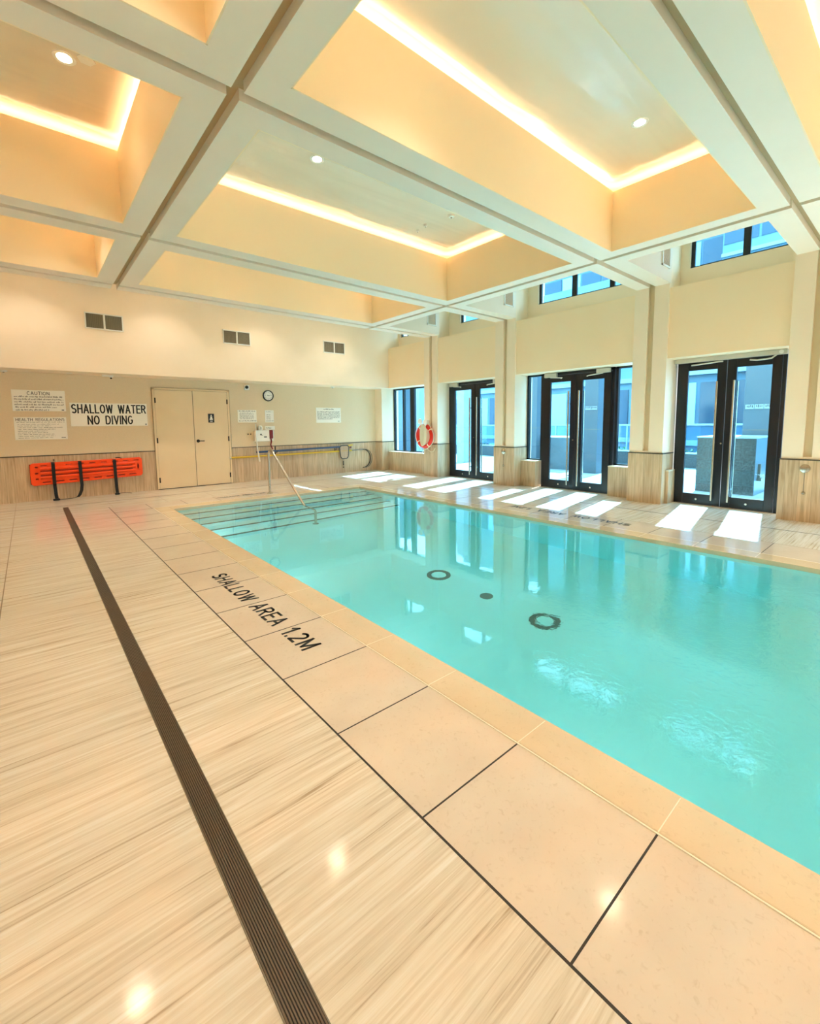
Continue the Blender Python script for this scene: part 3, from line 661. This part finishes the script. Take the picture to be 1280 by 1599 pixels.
# ------------------------------------------------------------------ signs on the far wall
RX = Matrix.Rotation(math.radians(90), 4, 'X')
def sign(name, label, x0, x1, z0, z1, lines=(), rows=None, group=None, m=sign_w, cat='sign', logo=None, y=YB):
    e = empty(name, ((x0+x1)/2, y, z0)); tag(e, label, cat, group)
    MB().box(x0, x1, y-.010, y, z0, z1).build('panel', m, e, bevel=.002)
    for (txt, cx, cz, size, width, bold) in lines:
        text_obj('lettering', txt, size, ink, e, Matrix.Translation((cx, y-.0115, cz)) @ RX, width=width, bold=bold)
    if rows:
        mb = MB()
        for (ra, rb, rz, rh, thick) in rows:     # dense print, too small to read
            x = ra
            while x < rb:
                wl = random.uniform(.03, .085)
                xe = min(rb, x+wl); q = x
                while q < xe:
                    hh = rh*random.choice((.6, .6, .9, 1.0)); mb.box(q, q+thick, y-.0122, y-.0101, rz, rz+hh)
                    if random.random() < .55:
                        zq = rz+hh*random.choice((0, .45, .8)); mb.box(q, min(q+thick*2.2, xe), y-.0122, y-.0101, zq, zq+hh*.2)
                    q += thick*2.4
                x = xe+.018
        mb.build('fine_print', ink, e)
    if logo: MB().box(*logo[:2], y-.0122, y-.0101, *logo[2:]).build('maker_mark', ink, e)
    return e
sign('warning_sign', 'large white SHALLOW WATER NO DIVING sign left of the service door', .694, 2.098, 1.50, 1.993,
     [('SHALLOW WATER', 1.396, 1.868, .168, 1.35, .15), ('NO DIVING', 1.396, 1.63, .168, .83, .15)], logo=(2.05, 2.075, 1.52, 1.545))
R = [(-.16, .60, 2.085-.052*k, .03, .0075) for k in range(4)] + [(-.15, .50, 2.085-.208, .03, .0075), (-.15, .36, 2.085-.262, .03, .0075)]
sign('caution_sign', 'white CAUTION sign with dense print, upper of two at the far left', -.197, .632, 1.812, 2.228, [('CAUTION', .21, 2.165, .062, .35, .13)], R, logo=(.56, .60, 1.83, 1.845))
R = [(-.16, .585, 1.585, .012, .006)] + [(-.15, .3+.27*random.random(), 1.545-.034*k, .012, .0045) for k in range(9)]
sign('health_sign', 'white HEALTH REGULATIONS sign, lower of two at the far left', -.2, .622, 1.24, 1.69, [('HEALTH REGULATIONS', .21, 1.642, .05, .76, .13)], R, logo=(.52, .59, 1.268, 1.28))
R = [(4.19, 4.6, 1.84, .022, .012)] + [(4.20, 4.56, 1.795-.03*k, .016, .006) for k in range(6)] + [(4.18, 4.62, 1.585, .028, .011)]
sign('notice_sign', 'wide white notice of small print right of the service door', 4.145, 4.645, 1.558, 1.882, rows=R)
R = [(4.91, 5.08, 1.835, .014, .007), (4.91, 5.02, 1.75, .02, .009)] + [(4.91, 5.03, 1.71-.025*k, .012, .006) for k in range(4)] + [(4.90, 5.10, 1.585, .018, .009)]
sign('notice_sign', 'small portrait white notice below the wall clock', 4.875, 5.12, 1.556, 1.882, rows=R)
R = [(6.66, 7.0, 1.915, .035, .010)] + [(6.45, 7.20, 1.845-.042*k, .026, .008) for k in range(5)] + [(6.45, 6.95, 1.635, .026, .008)]
sign('notice_sign', 'white landscape notice alone on the right part of the far wall', 6.41, 7.245, 1.533, 1.975, rows=R, logo=(7.14, 7.19, 1.565, 1.58))
sign('telephone_label', 'narrow white label above the red emergency telephone', 4.866, 5.138, 1.356, 1.458, rows=[(4.90, 5.04, 1.39, .034, .010)])
e = sign('restroom_sign', 'black restroom pictogram plate on the right leaf of the service door', 3.414, 3.556, 1.56, 1.778, m=mat('black_sign_face', rgb(20, 24, 30), .4), y=YB-.022)
mb = MB().lathe([(.016, 0), (.016, -.004), (0, -.004)], (3.485, YB-.032, 1.735), 'y', 8)
mb.box(3.462, 3.508, YB-.036, YB-.032, 1.655, 1.712).box(3.448, 3.522, YB-.036, YB-.032, 1.625, 1.66).box(3.455, 3.515, YB-.036, YB-.032, 1.585, 1.60)
mb.build('pictogram', sign_w, e)

# clock
e = empty('wall_clock', (4.983, YB, 2.27)); tag(e, 'round wall clock with black rim and white face', 'clock')
c0 = (4.983, YB, 2.27)
MB().lathe([(.118, 0), (.118, -.03), (.142, -.045), (.15, -.02), (.15, 0)], c0, 'y', 40).build('rim', mat('black_clock_rim', rgb(40, 32, 26), .35), e, smooth=True)
MB().lathe([(0, -.026), (.12, -.026), (.12, 0)], c0, 'y', 40).build('face', sign_w, e)
mb = MB()
for k in range(12):
    a = math.radians(30*k); cx_, cz_ = c0[0]+.085*math.sin(a), c0[2]+.085*math.cos(a); mb.box(cx_-.006, cx_+.006, YB-.029, YB-.026, cz_-.008, cz_+.008)
mb.build('numerals', mat('grey_clock_print', rgb(110, 106, 98), .5), e)
MB().tube([(c0[0]-.01, YB-.031, c0[2]), (c0[0]+.055, YB-.031, c0[2]+.004)], .004, 6).tube([(c0[0], YB-.032, c0[2]), (c0[0]-.03, YB-.032, c0[2]+.012)], .005, 6).build('hands', ink, e)
# camera on the wall
e = empty('security_camera', (4.405, YB, 2.41)); tag(e, 'small square white security camera above the wide notice', 'camera')
MB().box(4.34, 4.475, YB-.05, YB, 2.40, 2.525).build('housing', white_pl, e, bevel=.015)
MB().lathe([(.042, 0), (.038, -.025), (.02, -.04), (0, -.044)], (4.40, YB-.05, 2.468), 'y', 20).build('lens', ink, e, smooth=True)

# first aid / alarm box group
e = empty('control_box', (4.745, YB, 1.04)); tag(e, 'white wall box with a small mark, left of the red telephone', 'box')
MB().box(4.545, 4.935, YB-.11, YB, 1.05, 1.348).build('housing', white_pl, e, bevel=.008)
MB().box(4.78, 4.86, YB-.113, YB-.11, 1.155, 1.18).lathe([(.022, 0), (.022, -.006), (0, -.006)], (4.70, YB-.11, 1.235), 'y', 8).tube([(4.715, YB-.116, 1.225), (4.745, YB-.116, 1.205)], .005, 6).build('mark', ink, e)
e = empty('soap_dispenser', (4.70, YB, 1.35)); tag(e, 'small white rounded dispenser above the white wall box', 'dispenser')
MB().lathe([(.05, 0), (.058, .01), (.058, .08), (.045, .115), (0, .125)], (4.705, YB-.062, 1.35), 'z', 24).build('shell', white_pl, e, smooth=True)
MB().box(4.692, 4.718, YB-.124, YB-.115, 1.37, 1.44).build('window', mat('grey_dispenser_window', rgb(150, 146, 136), .4), e)
e = empty('emergency_telephone', (5.0, YB, 1.1)); tag(e, 'dark red emergency telephone with red cord on the far wall', 'telephone')
MB().box(4.955, 5.10, YB-.015, YB, 1.05, 1.345).build('back_plate', white_pl, e, bevel=.004)
MB().box(4.945, 5.06, YB-.075, YB-.015, 1.115, 1.35).build('handset', redpl, e, bevel=.022)
pts = [(5.0+.012*math.sin(k*.9)-.0*k, YB-.04-.01*math.cos(k*.9), 1.115-.0155*k) for k in range(20)]
MB().tube([(5.0, YB-.05, 1.12), (5.01, YB-.05, 1.04), (4.985, YB-.05, .95), (5.0, YB-.06, .90), (5.03, YB-.06, .83)], .017, 10).build('cord', redpl, e, smooth=True)
e = empty('light_switch', (4.42, YB, 1.22)); tag(e, 'pair of small dark round switches left of the white wall box', 'switch')
MB().box(4.36, 4.50, YB-.006, YB, 1.215, 1.285).build('plate', doorpaint, e)
for x in (4.395, 4.465): MB().lathe([(.016, 0), (.014, -.02), (0, -.02)], (x, YB-.006, 1.25), 'y', 14).build('button', bronze, e)
e = MB().tube([(4.555, YB-.14, 1.515), (4.56, YB-.14, 1.2), (4.575, YB-.14, .9), (4.62, YB-.14, .52)], [.012, .013, .017, .02], 10).build('white_rod', white_pl, smooth=True); tag(e, 'thin white rod hanging in front of the white wall box', 'rod')

# poles on hooks
def pole_y(z): return YB-.06
e = empty('skimmer_net', (5.9, YB-.05, .78)); tag(e, 'blue pole with a grey flat skimmer net on the far wall', 'skimmer net')
MB().tube([(4.58, YB-.07, .768), (7.14, YB-.07, .80)], .027, 12).build('pole', bluepole, e, smooth=True)
lp = [(p_[0]+7.285, YB-.095, p_[1]+.64) for p_ in rrect(0, 0, .30, .40, .085, 5)]
lp = [(7.285+(q[0]-7.285)*(.86+.28*(q[2]-.44)/.4), q[1], q[2]) for q in lp]
MB().tube(lp, .016, 8, closed=True).build('net_frame', dkgrey, e, smooth=True)
nm = MB(); 
for k in range(13):
    zz = .46+.03*k; hwid = .135*(.88+.26*(zz-.44)/.4) * (0.82 if k in (0, 12) else 1); nm.tube([(7.285-hwid, YB-.095, zz), (7.285+hwid, YB-.095, zz)], .006, 5)
for k in range(9):
    xx = -.12+.03*k; nm.tube([(7.285+xx*.9, YB-.095, .46), (7.285+xx*1.1, YB-.095, .82)], .006, 5)
nm.build('mesh', mat('pale_net_mesh', rgb(214, 186, 160), .8), e)
MB().tube([(7.44, YB-.07, .83), (7.60, YB-.07, .842)], .02, 10).build('pole_end', yellowpole, e)
MB().lathe([(.02, 0), (.02, .05), (0, .05)], (7.50, YB-.07, .775), 'x', 12).build('clip', redpl, e)
e = empty('rescue_hook', (6.0, YB-.05, .66)); tag(e, 'yellow reaching pole with a dark curved rescue hook at its right end', 'rescue pole')
MB().tube([(3.91, YB-.045, .655), (7.58, YB-.045, .672)], .024, 12).build('pole', yellowpole, e, smooth=True)
MB().tube([(3.88, YB-.045, .655), (3.93, YB-.045, .655)], .024, 12).build('end_cap', white_pl, e)
MB().tube([(7.55, YB-.045, .672), (8.02, YB-.045, .69)], .013, 10).build('extension', darksteel, e, smooth=True)
for dx, dy, rr_ in ((0, -.05, .014), (.045, -.08, .012)):
    pts = [(8.0, YB+dy, .69)] + [(8.0+dx+.28*math.sin(math.radians(a))*1.0, YB+dy, .40+.29*math.cos(math.radians(a))) for a in range(12, 178, 12)] + [(7.99, YB+dy, .115)]
    MB().tube(pts, rr_, 8).build('hook', mat('dark_hook_metal' if dx == 0 else 'grey_hook_metal', rgb(64, 52, 42) if dx == 0 else rgb(130, 118, 100), .4, metal=.4), e, smooth=True)
def bracket(x, z0, z1, label):
    b_ = MB().box(x-.014, x+.014, YB-.02, YB-.012, z0, z1).tube([(x, YB-.02, z0+.05), (x, YB-.12, z0+.05), (x, YB-.13, z0+.12)], .008, 8).build('pole_bracket', bronze); tag(b_, label, 'bracket', 'dark brackets under the poles')
bracket(5.12, .68, .90, 'dark bracket under the poles just right of the telephone cord')
bracket(7.0, .675, .79, 'dark bracket under the poles just left of the skimmer net')
e = MB().tube([(7.28, YB-.03, .36), (7.28, YB-.035, .23)], .014, 8).lathe([(.018, 0), (.018, .03), (0, .03)], (7.28, YB-.035, .16), 'z', 12).tube([(7.28, YB-.03, .42), (7.28, YB-.03, .36)], .005, 6).build('key_tag', bronze); tag(e, 'small dark tag hanging under the skimmer net', 'tag')

# ------------------------------------------------------------------ orange spine board
sb = empty('spine_board', (.95, YB-.1, .33)); tag(sb, 'bright orange spine board hung on the far wall under the signs', 'spine board')
def board_pt(u, v):      # u 0..1 along, v 0..1 up
    x = -.015 + 1.92*u; zb_ = .325 + (.396-.325)*u; zt_ = .76+(.776-.76)*u
    return (x, zb_ + (zt_-zb_)*v)
outer = []
for (cu_, cv_, a0) in ((1, 1, 0), (0, 1, 90), (0, 0, 180), (1, 0, 270)):
    for k in range(7):
        a = math.radians(a0+15*k); x, z = board_pt(cu_ + (-.026 if cu_ else .026) , cv_ + (-.13 if cv_ else .13))
        outer.append((x+.05*math.cos(a), z+.055*math.sin(a)))
holes = []
def hole(u, v, w_, h_):
    x, z = board_pt(u, v); x1, z1 = board_pt(u+.01, v); s = (z1-z)/(x1-x)
    holes.append([(q[0], q[1]+s*(q[0]-x)) for q in rrect(x, z, w_, h_, h_*.42, 4)])
for k in range(9): 
    if k not in (1,): hole(.105+.105*k, .885, .125, .040)
for k in range(8): hole(.12+.112*k, .105, .15, .044)
for v in (.28, .55, .83): hole(.045, v, .07, .052)
hole(.965, .52, .045, .14)
MWB = Matrix.Translation((0, YB-.085, 0)) @ RX
shape2d('board_shell', [outer]+holes, .014, .012, orange, sb, MWB)
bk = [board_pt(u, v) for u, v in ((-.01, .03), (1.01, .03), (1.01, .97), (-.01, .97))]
shape2d('board_shade_back', [bk], .004, .0, orange_shade, sb, Matrix.Translation((0, YB-.03, 0)) @ RX)  # plate added behind the hand holes, coloured dark as their shade
for (v0, v1) in ((.27, .38), (.47, .58), (.68, .79)):
    pts = []; 
    for k in range(13):
        u = .075+.86*k/12; x, z = board_pt(u, (v0+v1)/2); pts.append((x, YB-.108, z))
    MB().tube(pts, .030, 12).build('rib', orange, sb, smooth=True)
for (v0) in (.42, .63):
    pts = [(board_pt(.075+.83*k/8, v0)[0], YB-.110, board_pt(.075+.83*k/8, v0)[1]) for k in range(9)]
    MB().tube(pts, .015, 6).build('groove_shade', orange_shade, sb)  # shade of the troughs between the ribs, painted as darker tubes
def strap(name, pts, wid, w_=.058):
    return MB().ribbon(pts, wid, w_, .006).build('strap', rubber, sb)
yy = YB-.150
strap('s', [(.335, YB-.06, .775), (.337, YB-.11, .77), (.338, yy, .74), (.338, yy, .34), (.338, yy+.02, .3), (.345, yy+.0, .12), (.355, yy-.02, .02), (.37, yy-.06, .012)], (1, 0, 0))
strap('s', [(.30, yy-.04, .010), (.42, yy-.05, .010), (.60, yy-.03, .012), (.70, yy-.01, .03)], (0, 1, 0), .03)
strap('s', [(.775, YB-.06, .775), (.777, YB-.11, .77), (.779, yy, .74), (.782, yy, .36), (.785, yy, .27), (.77, yy, .16), (.735, yy, .07), (.70, yy-.01, .025)], (1, 0, 0))
strap('s', [(1.385, YB-.06, .775), (1.387, YB-.11, .77), (1.388, yy, .74), (1.39, yy, .38), (1.395, yy+.01, .2), (1.40, yy, .03), (1.41, yy-.05, .012)], (1, 0, 0))
strap('s', [(1.36, yy-.04, .012), (1.45, yy-.05, .03), (1.55, yy-.05, .03), (1.66, yy-.05, .008)], (0, 1, 0), .035)
MB().box(.29, .40, yy-.08, yy-.03, .002, .035).build('buckle', rubber, sb, bevel=.006)
MB().box(1.35, 1.43, yy-.08, yy-.02, .002, .04).build('buckle', rubber, sb, bevel=.006)
MB().box(.345, .37, YB-.04, YB-.012, .80, .83).tube([(.357, YB-.03, .815), (.357, YB-.09, .80), (.357, YB-.1, .84)], .009, 8).build('hanging_hook', darksteel, sb)
MB().tube([(1.43, YB-.03, .80), (1.47, YB-.09, .81), (1.53, YB-.1, .79)], .008, 8).build('hanging_hook', bronze, sb)

# ------------------------------------------------------------------ handrail
hr = empty('pool_handrail', (3.9, 9.3, 0)); tag(hr, 'bent stainless steel handrail leading down into the pool steps', 'handrail')
pts = [(3.92, 9.33, 0), (3.92, 9.33, .80)]
for a in range(0, 91, 18): pts.append((3.92, 9.33-.12+.12*math.cos(math.radians(a)), .82+.12*math.sin(math.radians(a))))
pts += [(3.92, 9.14, .935), (3.918, 9.06, .90), (3.915, 9.0, .845), (3.905, 8.4, .44), (3.9, 7.76, .0), (3.9, 7.66, -.07), (3.9, 7.56, -.12), (3.9, 7.42, -.15), (3.9, 7.30, -.21), (3.9, 7.27, -.34), (3.9, 7.27, ZP)]
MB().tube(pts, .024, 14).build('rail', steel, hr, smooth=True)
MB().lathe([(.06, 0), (.06, .008), (.03, .02), (.024, .03)], (3.92, 9.33, .0), seg=24).build('base_flange', steel, hr, smooth=True)
MB().lathe([(.06, 0), (.06, .008), (.03, .02), (.024, .03)], (3.9, 7.27, ZP), seg=24).build('base_flange', steel, hr, smooth=True)

# ------------------------------------------------------------------ long floor drain
dr = empty('floor_drain', (.425, 5, 0)); tag(dr, 'long dark slotted floor drain running beside the pool', 'drain')
x0, x1 = .386, .468; yA, yB_ = YK+.3, 10.38
MB().box(x0, x1, yA, yB_, -.02, .0006).build('channel', mat('black_channel', rgb(24, 20, 18), .6), dr)
MB().box(x0-.004, x0, yA, yB_+.004, -.01, .0025).box(x1, x1+.003, yA, yB_+.004, -.01, .0025).build('channel_frame', darksteel, dr)
mb = MB(); nb = 11; pitch = (x1-x0)/nb
for k in range(nb): mb.box(x0+pitch*(k+.22), x0+pitch*(k+.78), yA, yB_, .0, .0022)
mb.build('grating', mat('worn_grey_grating', rgb(112, 98, 84), .4, metal=.6), dr)

# ------------------------------------------------------------------ painted writing on the deck
def deck_text(body, cx, cy, rotz, size, width, label, m=ink, bold=.165):
    o = text_obj('deck_lettering', body, size, m, None, Matrix.Translation((cx, cy, .0018)) @ Matrix.Rotation(rotz, 4, 'Z'), width=width, bold=bold, depth=.0008)
    tag(o, label, 'lettering')
deck_text('SHALLOW AREA 1.2M', 1.35, 3.60, math.radians(-90), .125, 1.96, 'black SHALLOW AREA 1.2M lettering on the near pool border tiles')
deck_text('SHALLOW AREA 1.2M', 6.50, 3.77, math.radians(90), .13, 2.05, 'black depth lettering on the border tiles along the glass doors')
deck_text('SHALLOW AREA 1.2M', 3.37, 9.50, 0, .10, 1.0, 'small black depth lettering on the border tiles at the pool steps')

# ------------------------------------------------------------------ shower valves on the piers
def valve(y, zt_, zl_, label):
    e = empty('foot_shower_valve', (XW-.012, y, zl_)); tag(e, label, 'shower valve', 'foot shower valves on the piers')
    x = XW-.012
    pl_ = MB().lathe([(.062, 0), (.06, -.008), (.035, -.016), (0, -.018)], (x, y, zt_), 'x', 28).build('plate', steel, e, smooth=True)
    MB().lathe([(.02, -.014), (.018, -.055), (0, -.056)], (x, y-.012, zt_), 'x', 8).tube([(x-.045, y-.012, zt_), (x-.045, y-.05, zt_+.005)], .008, 8).build('knob', steel, pl_, smooth=True)
    MB().tube([(x-.006, y+.0, zt_-.06), (x-.006, y, zl_+.02)], .0035, 6).build('chain', darksteel, e)
    MB().lathe([(.026, 0), (.024, -.01), (.012, -.03), (0, -.032)], (x, y, zl_), 'x', 20).build('outlet', steel, e, smooth=True)
valve(6.59, .81, .47, 'small steel foot shower valve on the pier between the two farther doors')
valve(1.175, .785, .425, 'round steel foot shower valve on the pier at the right edge')

# ------------------------------------------------------------------ life ring
lr = empty('life_ring', (XW-.07, 9.27, 1.13)); tag(lr, 'orange life ring with cream grab rope hung on the pier', 'life ring')
cx_, cy_, cz_ = XW-.085, 9.27, 1.13; Rr, rr_ = .285, .062
def rp_(a, rad=Rr, dx=0): return (cx_+dx, cy_+rad*math.sin(a), cz_+rad*math.cos(a))
MB().tube([rp_(2*math.pi*k/48) for k in range(48)], rr_, 16, closed=True, sx=1, sy=1).build('ring', ring_or, lr, smooth=True)
for a in (35, 125, 215, 305):
    a = math.radians(a); MB().tube([rp_(a-.06), rp_(a), rp_(a+.06)], rr_+.004, 16, cap=False).build('band', mat('cream_band', rgb(236, 216, 180), .6) if 'cream_band' not in bpy.data.materials else bpy.data.materials['cream_band'], lr, smooth=True)
pts = []
for k in range(64):
    a = 2*math.pi*k/64; sw = abs(math.sin(2*(a-math.radians(35)))); pts.append(rp_(a, Rr+.06+.035*sw, -.02))
MB().tube(pts, .009, 8, closed=True).build('grab_rope', cream_rope, lr, smooth=True)
tr = empty('throw_rope', (XW-.1, 9.22, 1.45)); tag(tr, 'coiled cream throw rope on a white bracket inside the life ring', 'rope')
MB().box(XW-.16, XW-.003, 9.16, 9.22, 1.40, 1.58).build('bracket', white_pl, tr, bevel=.02)
MB().lathe([(.03, 0), (.075, .01), (.085, .03), (.075, .05), (.03, .06)], (XW-.2, 9.38, 1.54), 'x', 24).build('bracket_disc', white_pl, tr, smooth=True)
MB().lathe([(.02, 0), (.07, .01), (.08, .03), (.07, .05), (.03, .06)], (XW-.19, 9.17, 1.52), 'x', 24).build('bracket_disc', white_pl, tr, smooth=True)
mb = MB()
for i in range(7):
    dy = .015*i-.05; dd = .004*i; cyy = 9.24+dy
    mb.tube([(XW-.16-dd, cyy+.055*math.sin(2*math.pi*k/24)*(1+.1*i), 1.16+(.26+.008*i)*math.cos(2*math.pi*k/24)) for k in range(24)], .010, 6, closed=True)
mb.build('coil', cream_rope, tr, smooth=True)
MB().tube([(XW-.15, 9.24, .92), (XW-.1, 9.22, .84), (XW-.06, 9.16, .74), (XW-.05, 9.05, .69), (XW-.05, 8.95, .72), (XW-.05, 8.90, .80)], .010, 8).build('loose_end', cream_rope, tr, smooth=True)
MB().tube([(XW-.12, 9.30, .86), (XW-.05, 9.36, .74), (XW-.03, 9.47, .63)], .010, 8).build('loose_end', cream_rope, tr, smooth=True)

# ------------------------------------------------------------------ outside
ter = noisy(mat('pale_terrace_paving', rough=.5), rgb(132, 146, 150), rgb(156, 168, 172), nscale=2)
bluegrey = noisy(mat('grey_cladding', rough=.5), rgb(62, 80, 92), rgb(72, 90, 102), nscale=.7)
granite = noisy(mat('granite', rough=.35), rgb(34, 43, 47), rgb(68, 80, 82), nscale=30, detail=6)
granite2 = noisy(mat('polished_grey_stone', rough=.3), rgb(70, 94, 108), rgb(80, 104, 118), nscale=2)
leaf = noisy(mat('green_hedge', rough=.7), rgb(52, 96, 60), rgb(90, 140, 90), nscale=14)
railm = mat('pale_rail_metal', rgb(136, 156, 166), .4)
rgl = glass('balustrade_glass', (.72, .88, .98, 1))
facade = noisy(mat('pale_facade_panel', rough=.6), rgb(90, 124, 136), rgb(104, 138, 148), nscale=.6)
facade2 = noisy(mat('grey_facade_panel', rough=.6), rgb(66, 98, 112), rgb(78, 110, 124), nscale=.6)
winm = mat('dark_window_glass', rgb(36, 70, 88), .1)
winl = mat('pale_window_glass', rgb(140, 180, 196), .15)
tf = MB()
tf.box(XO+.1, 18.2, -12, 34, -.25, -.03)
tfo = struct(tf.build('ground', ter), 'pale stone terrace outside the glass doors')
mb = MB()
for k in range(15): mb.box(XO+.6+.62*k, XO+.612+.62*k, -12, 34, -.03, -.028)
for k in range(74): mb.box(XO+.1, 18.2, -11.8+.62*k, -11.788+.62*k, -.03, -.028)
mb.build('paving_joints', grout_mid, tfo)
struct(MB().box(XO+.12, 60, -60, 70, -3.3, -3.0).build('ground', noisy(mat('street_ground', rough=.8), rgb(120, 130, 140), rgb(140, 148, 156))), 'street level beyond the terrace')
# big stone planter box
def stone_box(x0, x1, y0, y1, z1, label, m1=granite, det=False):
    e = empty('stone_planter', ((x0+x1)/2, (y0+y1)/2, -.03)); tag(e, label, 'planter')
    bd = MB().box(x0, x1, y0, y1, -.03, z1-.03).build('body', m1, e, bevel=.004)
    MB().box(x0-.01, x1+.01, y0-.01, y1+.01, z1-.03, z1).build('cap', railm, e)
    MB().box(x0+.01, x1, y0-.004, y0, -.02, z1-.035).build('side_slab', granite2, bd)
    if det:
        MB().box(x0+.22, x0+.30, y0-.05, y0-.004, .30, .60).box(x0+.18, x0+.34, y0-.08, y0-.004, .26, .32).build('fitting', darksteel, e)
stone_box(10.97, 12.42, 2.27, 3.30, 1.15, 'large dark granite planter box on the terrace outside the nearest doors', det=True)
stone_box(12.9, 14.3, 7.3, 8.9, 1.0, 'blue-grey stone planter box on the terrace outside the middle doors', m1=granite2)
# low planter wall with hedge and glass balustrade
pw = empty('planter_wall', (16.2, 10, 0)); tag(pw, 'long low planter wall with green hedge along the terrace edge', 'planter wall')
MB().box(16.0, 16.12, -12, 34, -.03, .42).box(16.9, 17.0, -12, 34, -.03, .42).box(16.0, 17.0, -12, -11.9, -.03, .42).build('wall', granite, pw)
MB().box(15.98, 16.14, -12, 34, .42, .46).build('cap', railm, pw)
hb = MB()
random.seed(3)
for k in range(1300):
    y = random.uniform(-11, 33); x = random.uniform(16.15, 16.85); z = random.uniform(.34, .5); a = random.uniform(0, 6.28); s = random.uniform(.04, .09)
    i = len(hb.v); hb.v += [(x, y, z), (x+s*math.cos(a), y+s*math.sin(a), z+s*.6), (x+s*math.cos(a+1.2)*.8, y+s*math.sin(a+1.2)*.8, z+s*1.1)]; hb.f.append((i, i+1, i+2))
hb.box(16.12, 16.9, -11.9, 33.9, .1, .36)
ho = hb.build('hedge_leaves', leaf, pw)
bl = empty('glass_balustrade', (17.2, 10, 0)); tag(bl, 'glass balustrade with pale handrail along the terrace edge', 'balustrade')
MB().box(17.2, 17.215, -12, 34, .1, 1.3).build('glass_panels', rgl, bl)
MB().box(17.17, 17.25, -12, 34, 1.32, 1.38).build('handrail', railm, bl)
for k in range(31): MB().box(17.18, 17.23, -12+1.5*k, -11.95+1.5*k, -.03, 1.33).build('post', railm, bl)
# columns on the terrace
def column(x0, x1, y0, y1, z1, m_, label, strip=None):
    e = empty('terrace_column', ((x0+x1)/2, (y0+y1)/2, -.03)); tag(e, label, 'column')
    MB().box(x0, x1, y0, y1, -.03, z1).build('shaft', m_, e, bevel=.006)
    MB().box(x0-.004, x1, y0-.004, y1+.004, z1*.36, z1*.36+.01).build('joint', grout_mid, e)
    if strip:
        z = strip
        n_ = int((y1-y0)/.15)
        mb = MB(); mk = MB()
        for k in range(n_):
            a = y0+.02+(y1-y0-.04)*k/n_; b_ = a+(y1-y0-.04)/n_-.012
            mb.box(x0-.012, x0-.002, a, b_, z, z+.10)
            q = a+.02
            while q < b_-.02: mk.box(x0-.016, x0-.012, q, q+.014, z+random.uniform(.03, .05), z+random.uniform(.07, .095)); q += .032
        spl = mb.build('sign_plates', mat('weathered_sign_plate', rgb(132, 146, 152), .5), e); mk.build('marks', ink, spl)
column(12.5, 13.1, 2.31, 2.865, 3.5, bluegrey, 'blue-grey clad column behind the granite planter outside the nearest doors', strip=1.74)
column(12.5, 13.1, 6.32, 6.73, 3.5, bluegrey, 'blue-grey clad column outside the right leaf of the middle doors', strip=1.83)
column(12.5, 13.0, 11.53, 11.89, 3.6, noisy(mat('white_render', rough=.6), rgb(128, 142, 150), rgb(138, 152, 160)), 'white column outside the farthest doors')
column(12.5, 13.0, 14.98, 16.2, 3.6, bluegrey, 'wide blue-grey clad wall pier outside the far window')
column(12.5, 12.8, 8.35, 9.2, 3.6, bluegrey, 'blue-grey clad pier outside the left sidelight')
column(14.2, 14.8, 15.95, 16.35, 3.6, bpy.data.materials['white_render'], 'narrow white post seen through the far window')

# buildings across
def building(x, y0, y1, z0, z1, fh, mod, m_, label, bands=True, depth=10):
    e = empty('office_building', (x+depth/2, (y0+y1)/2, z0)); tag(e, label, 'building')
    MB().box(x, x+depth, y0, y1, z0, z1).build('wall', m_, e)
    nf = int((z1-z0)/fh); nw = max(1, int((y1-y0)/mod))
    wd = (y1-y0)/nw
    for i in range(nf):
        zf = z0+fh*i
        MB().box(x-.28, x, y0, y1, zf, zf+.25).build('floor_band', railm, e)
        k = 0
        for j in range(nw):
            ya = y0+wd*j+.09; yb2 = y0+wd*(j+1)-.09
            MB().box(x-.06, x+.02, ya, yb2, zf+.95, zf+fh-.35).build('window', winm if (i*7+j*3) % 5 < 3 else winl, e)
building(24, -6, 9.5, -3, 8.4, 3.3, 1.05, facade2, 'grey-blue office building across the terrace seen through the nearest doors')
building(26, 10, 24, -3, 9.6, 3.3, 1.2, facade, 'pale office building across the terrace seen through the middle doors')
building(30, 25, 47, -3, 10, 3.3, 3.0, facade, 'farther pale office block at the far end of the view')
building(42, -14, 11.6, -3, 24, 3.4, 2.2, facade, 'tall pale tower with many windows rising behind the nearer offices')
building(46, 12, 30, -3, 20, 3.4, 2.2, facade2, 'tall blue-grey tower rising behind the pale office building')
# vertical fins on the nearest building's upper storey

e = [o for o in bpy.data.objects if o.name == 'office_building'][0]
for k in range(22): MB().box(23.6, 23.72, -4+.62*k, -3.82+.62*k, 4.15, 6.9).build('fin', winl, e)
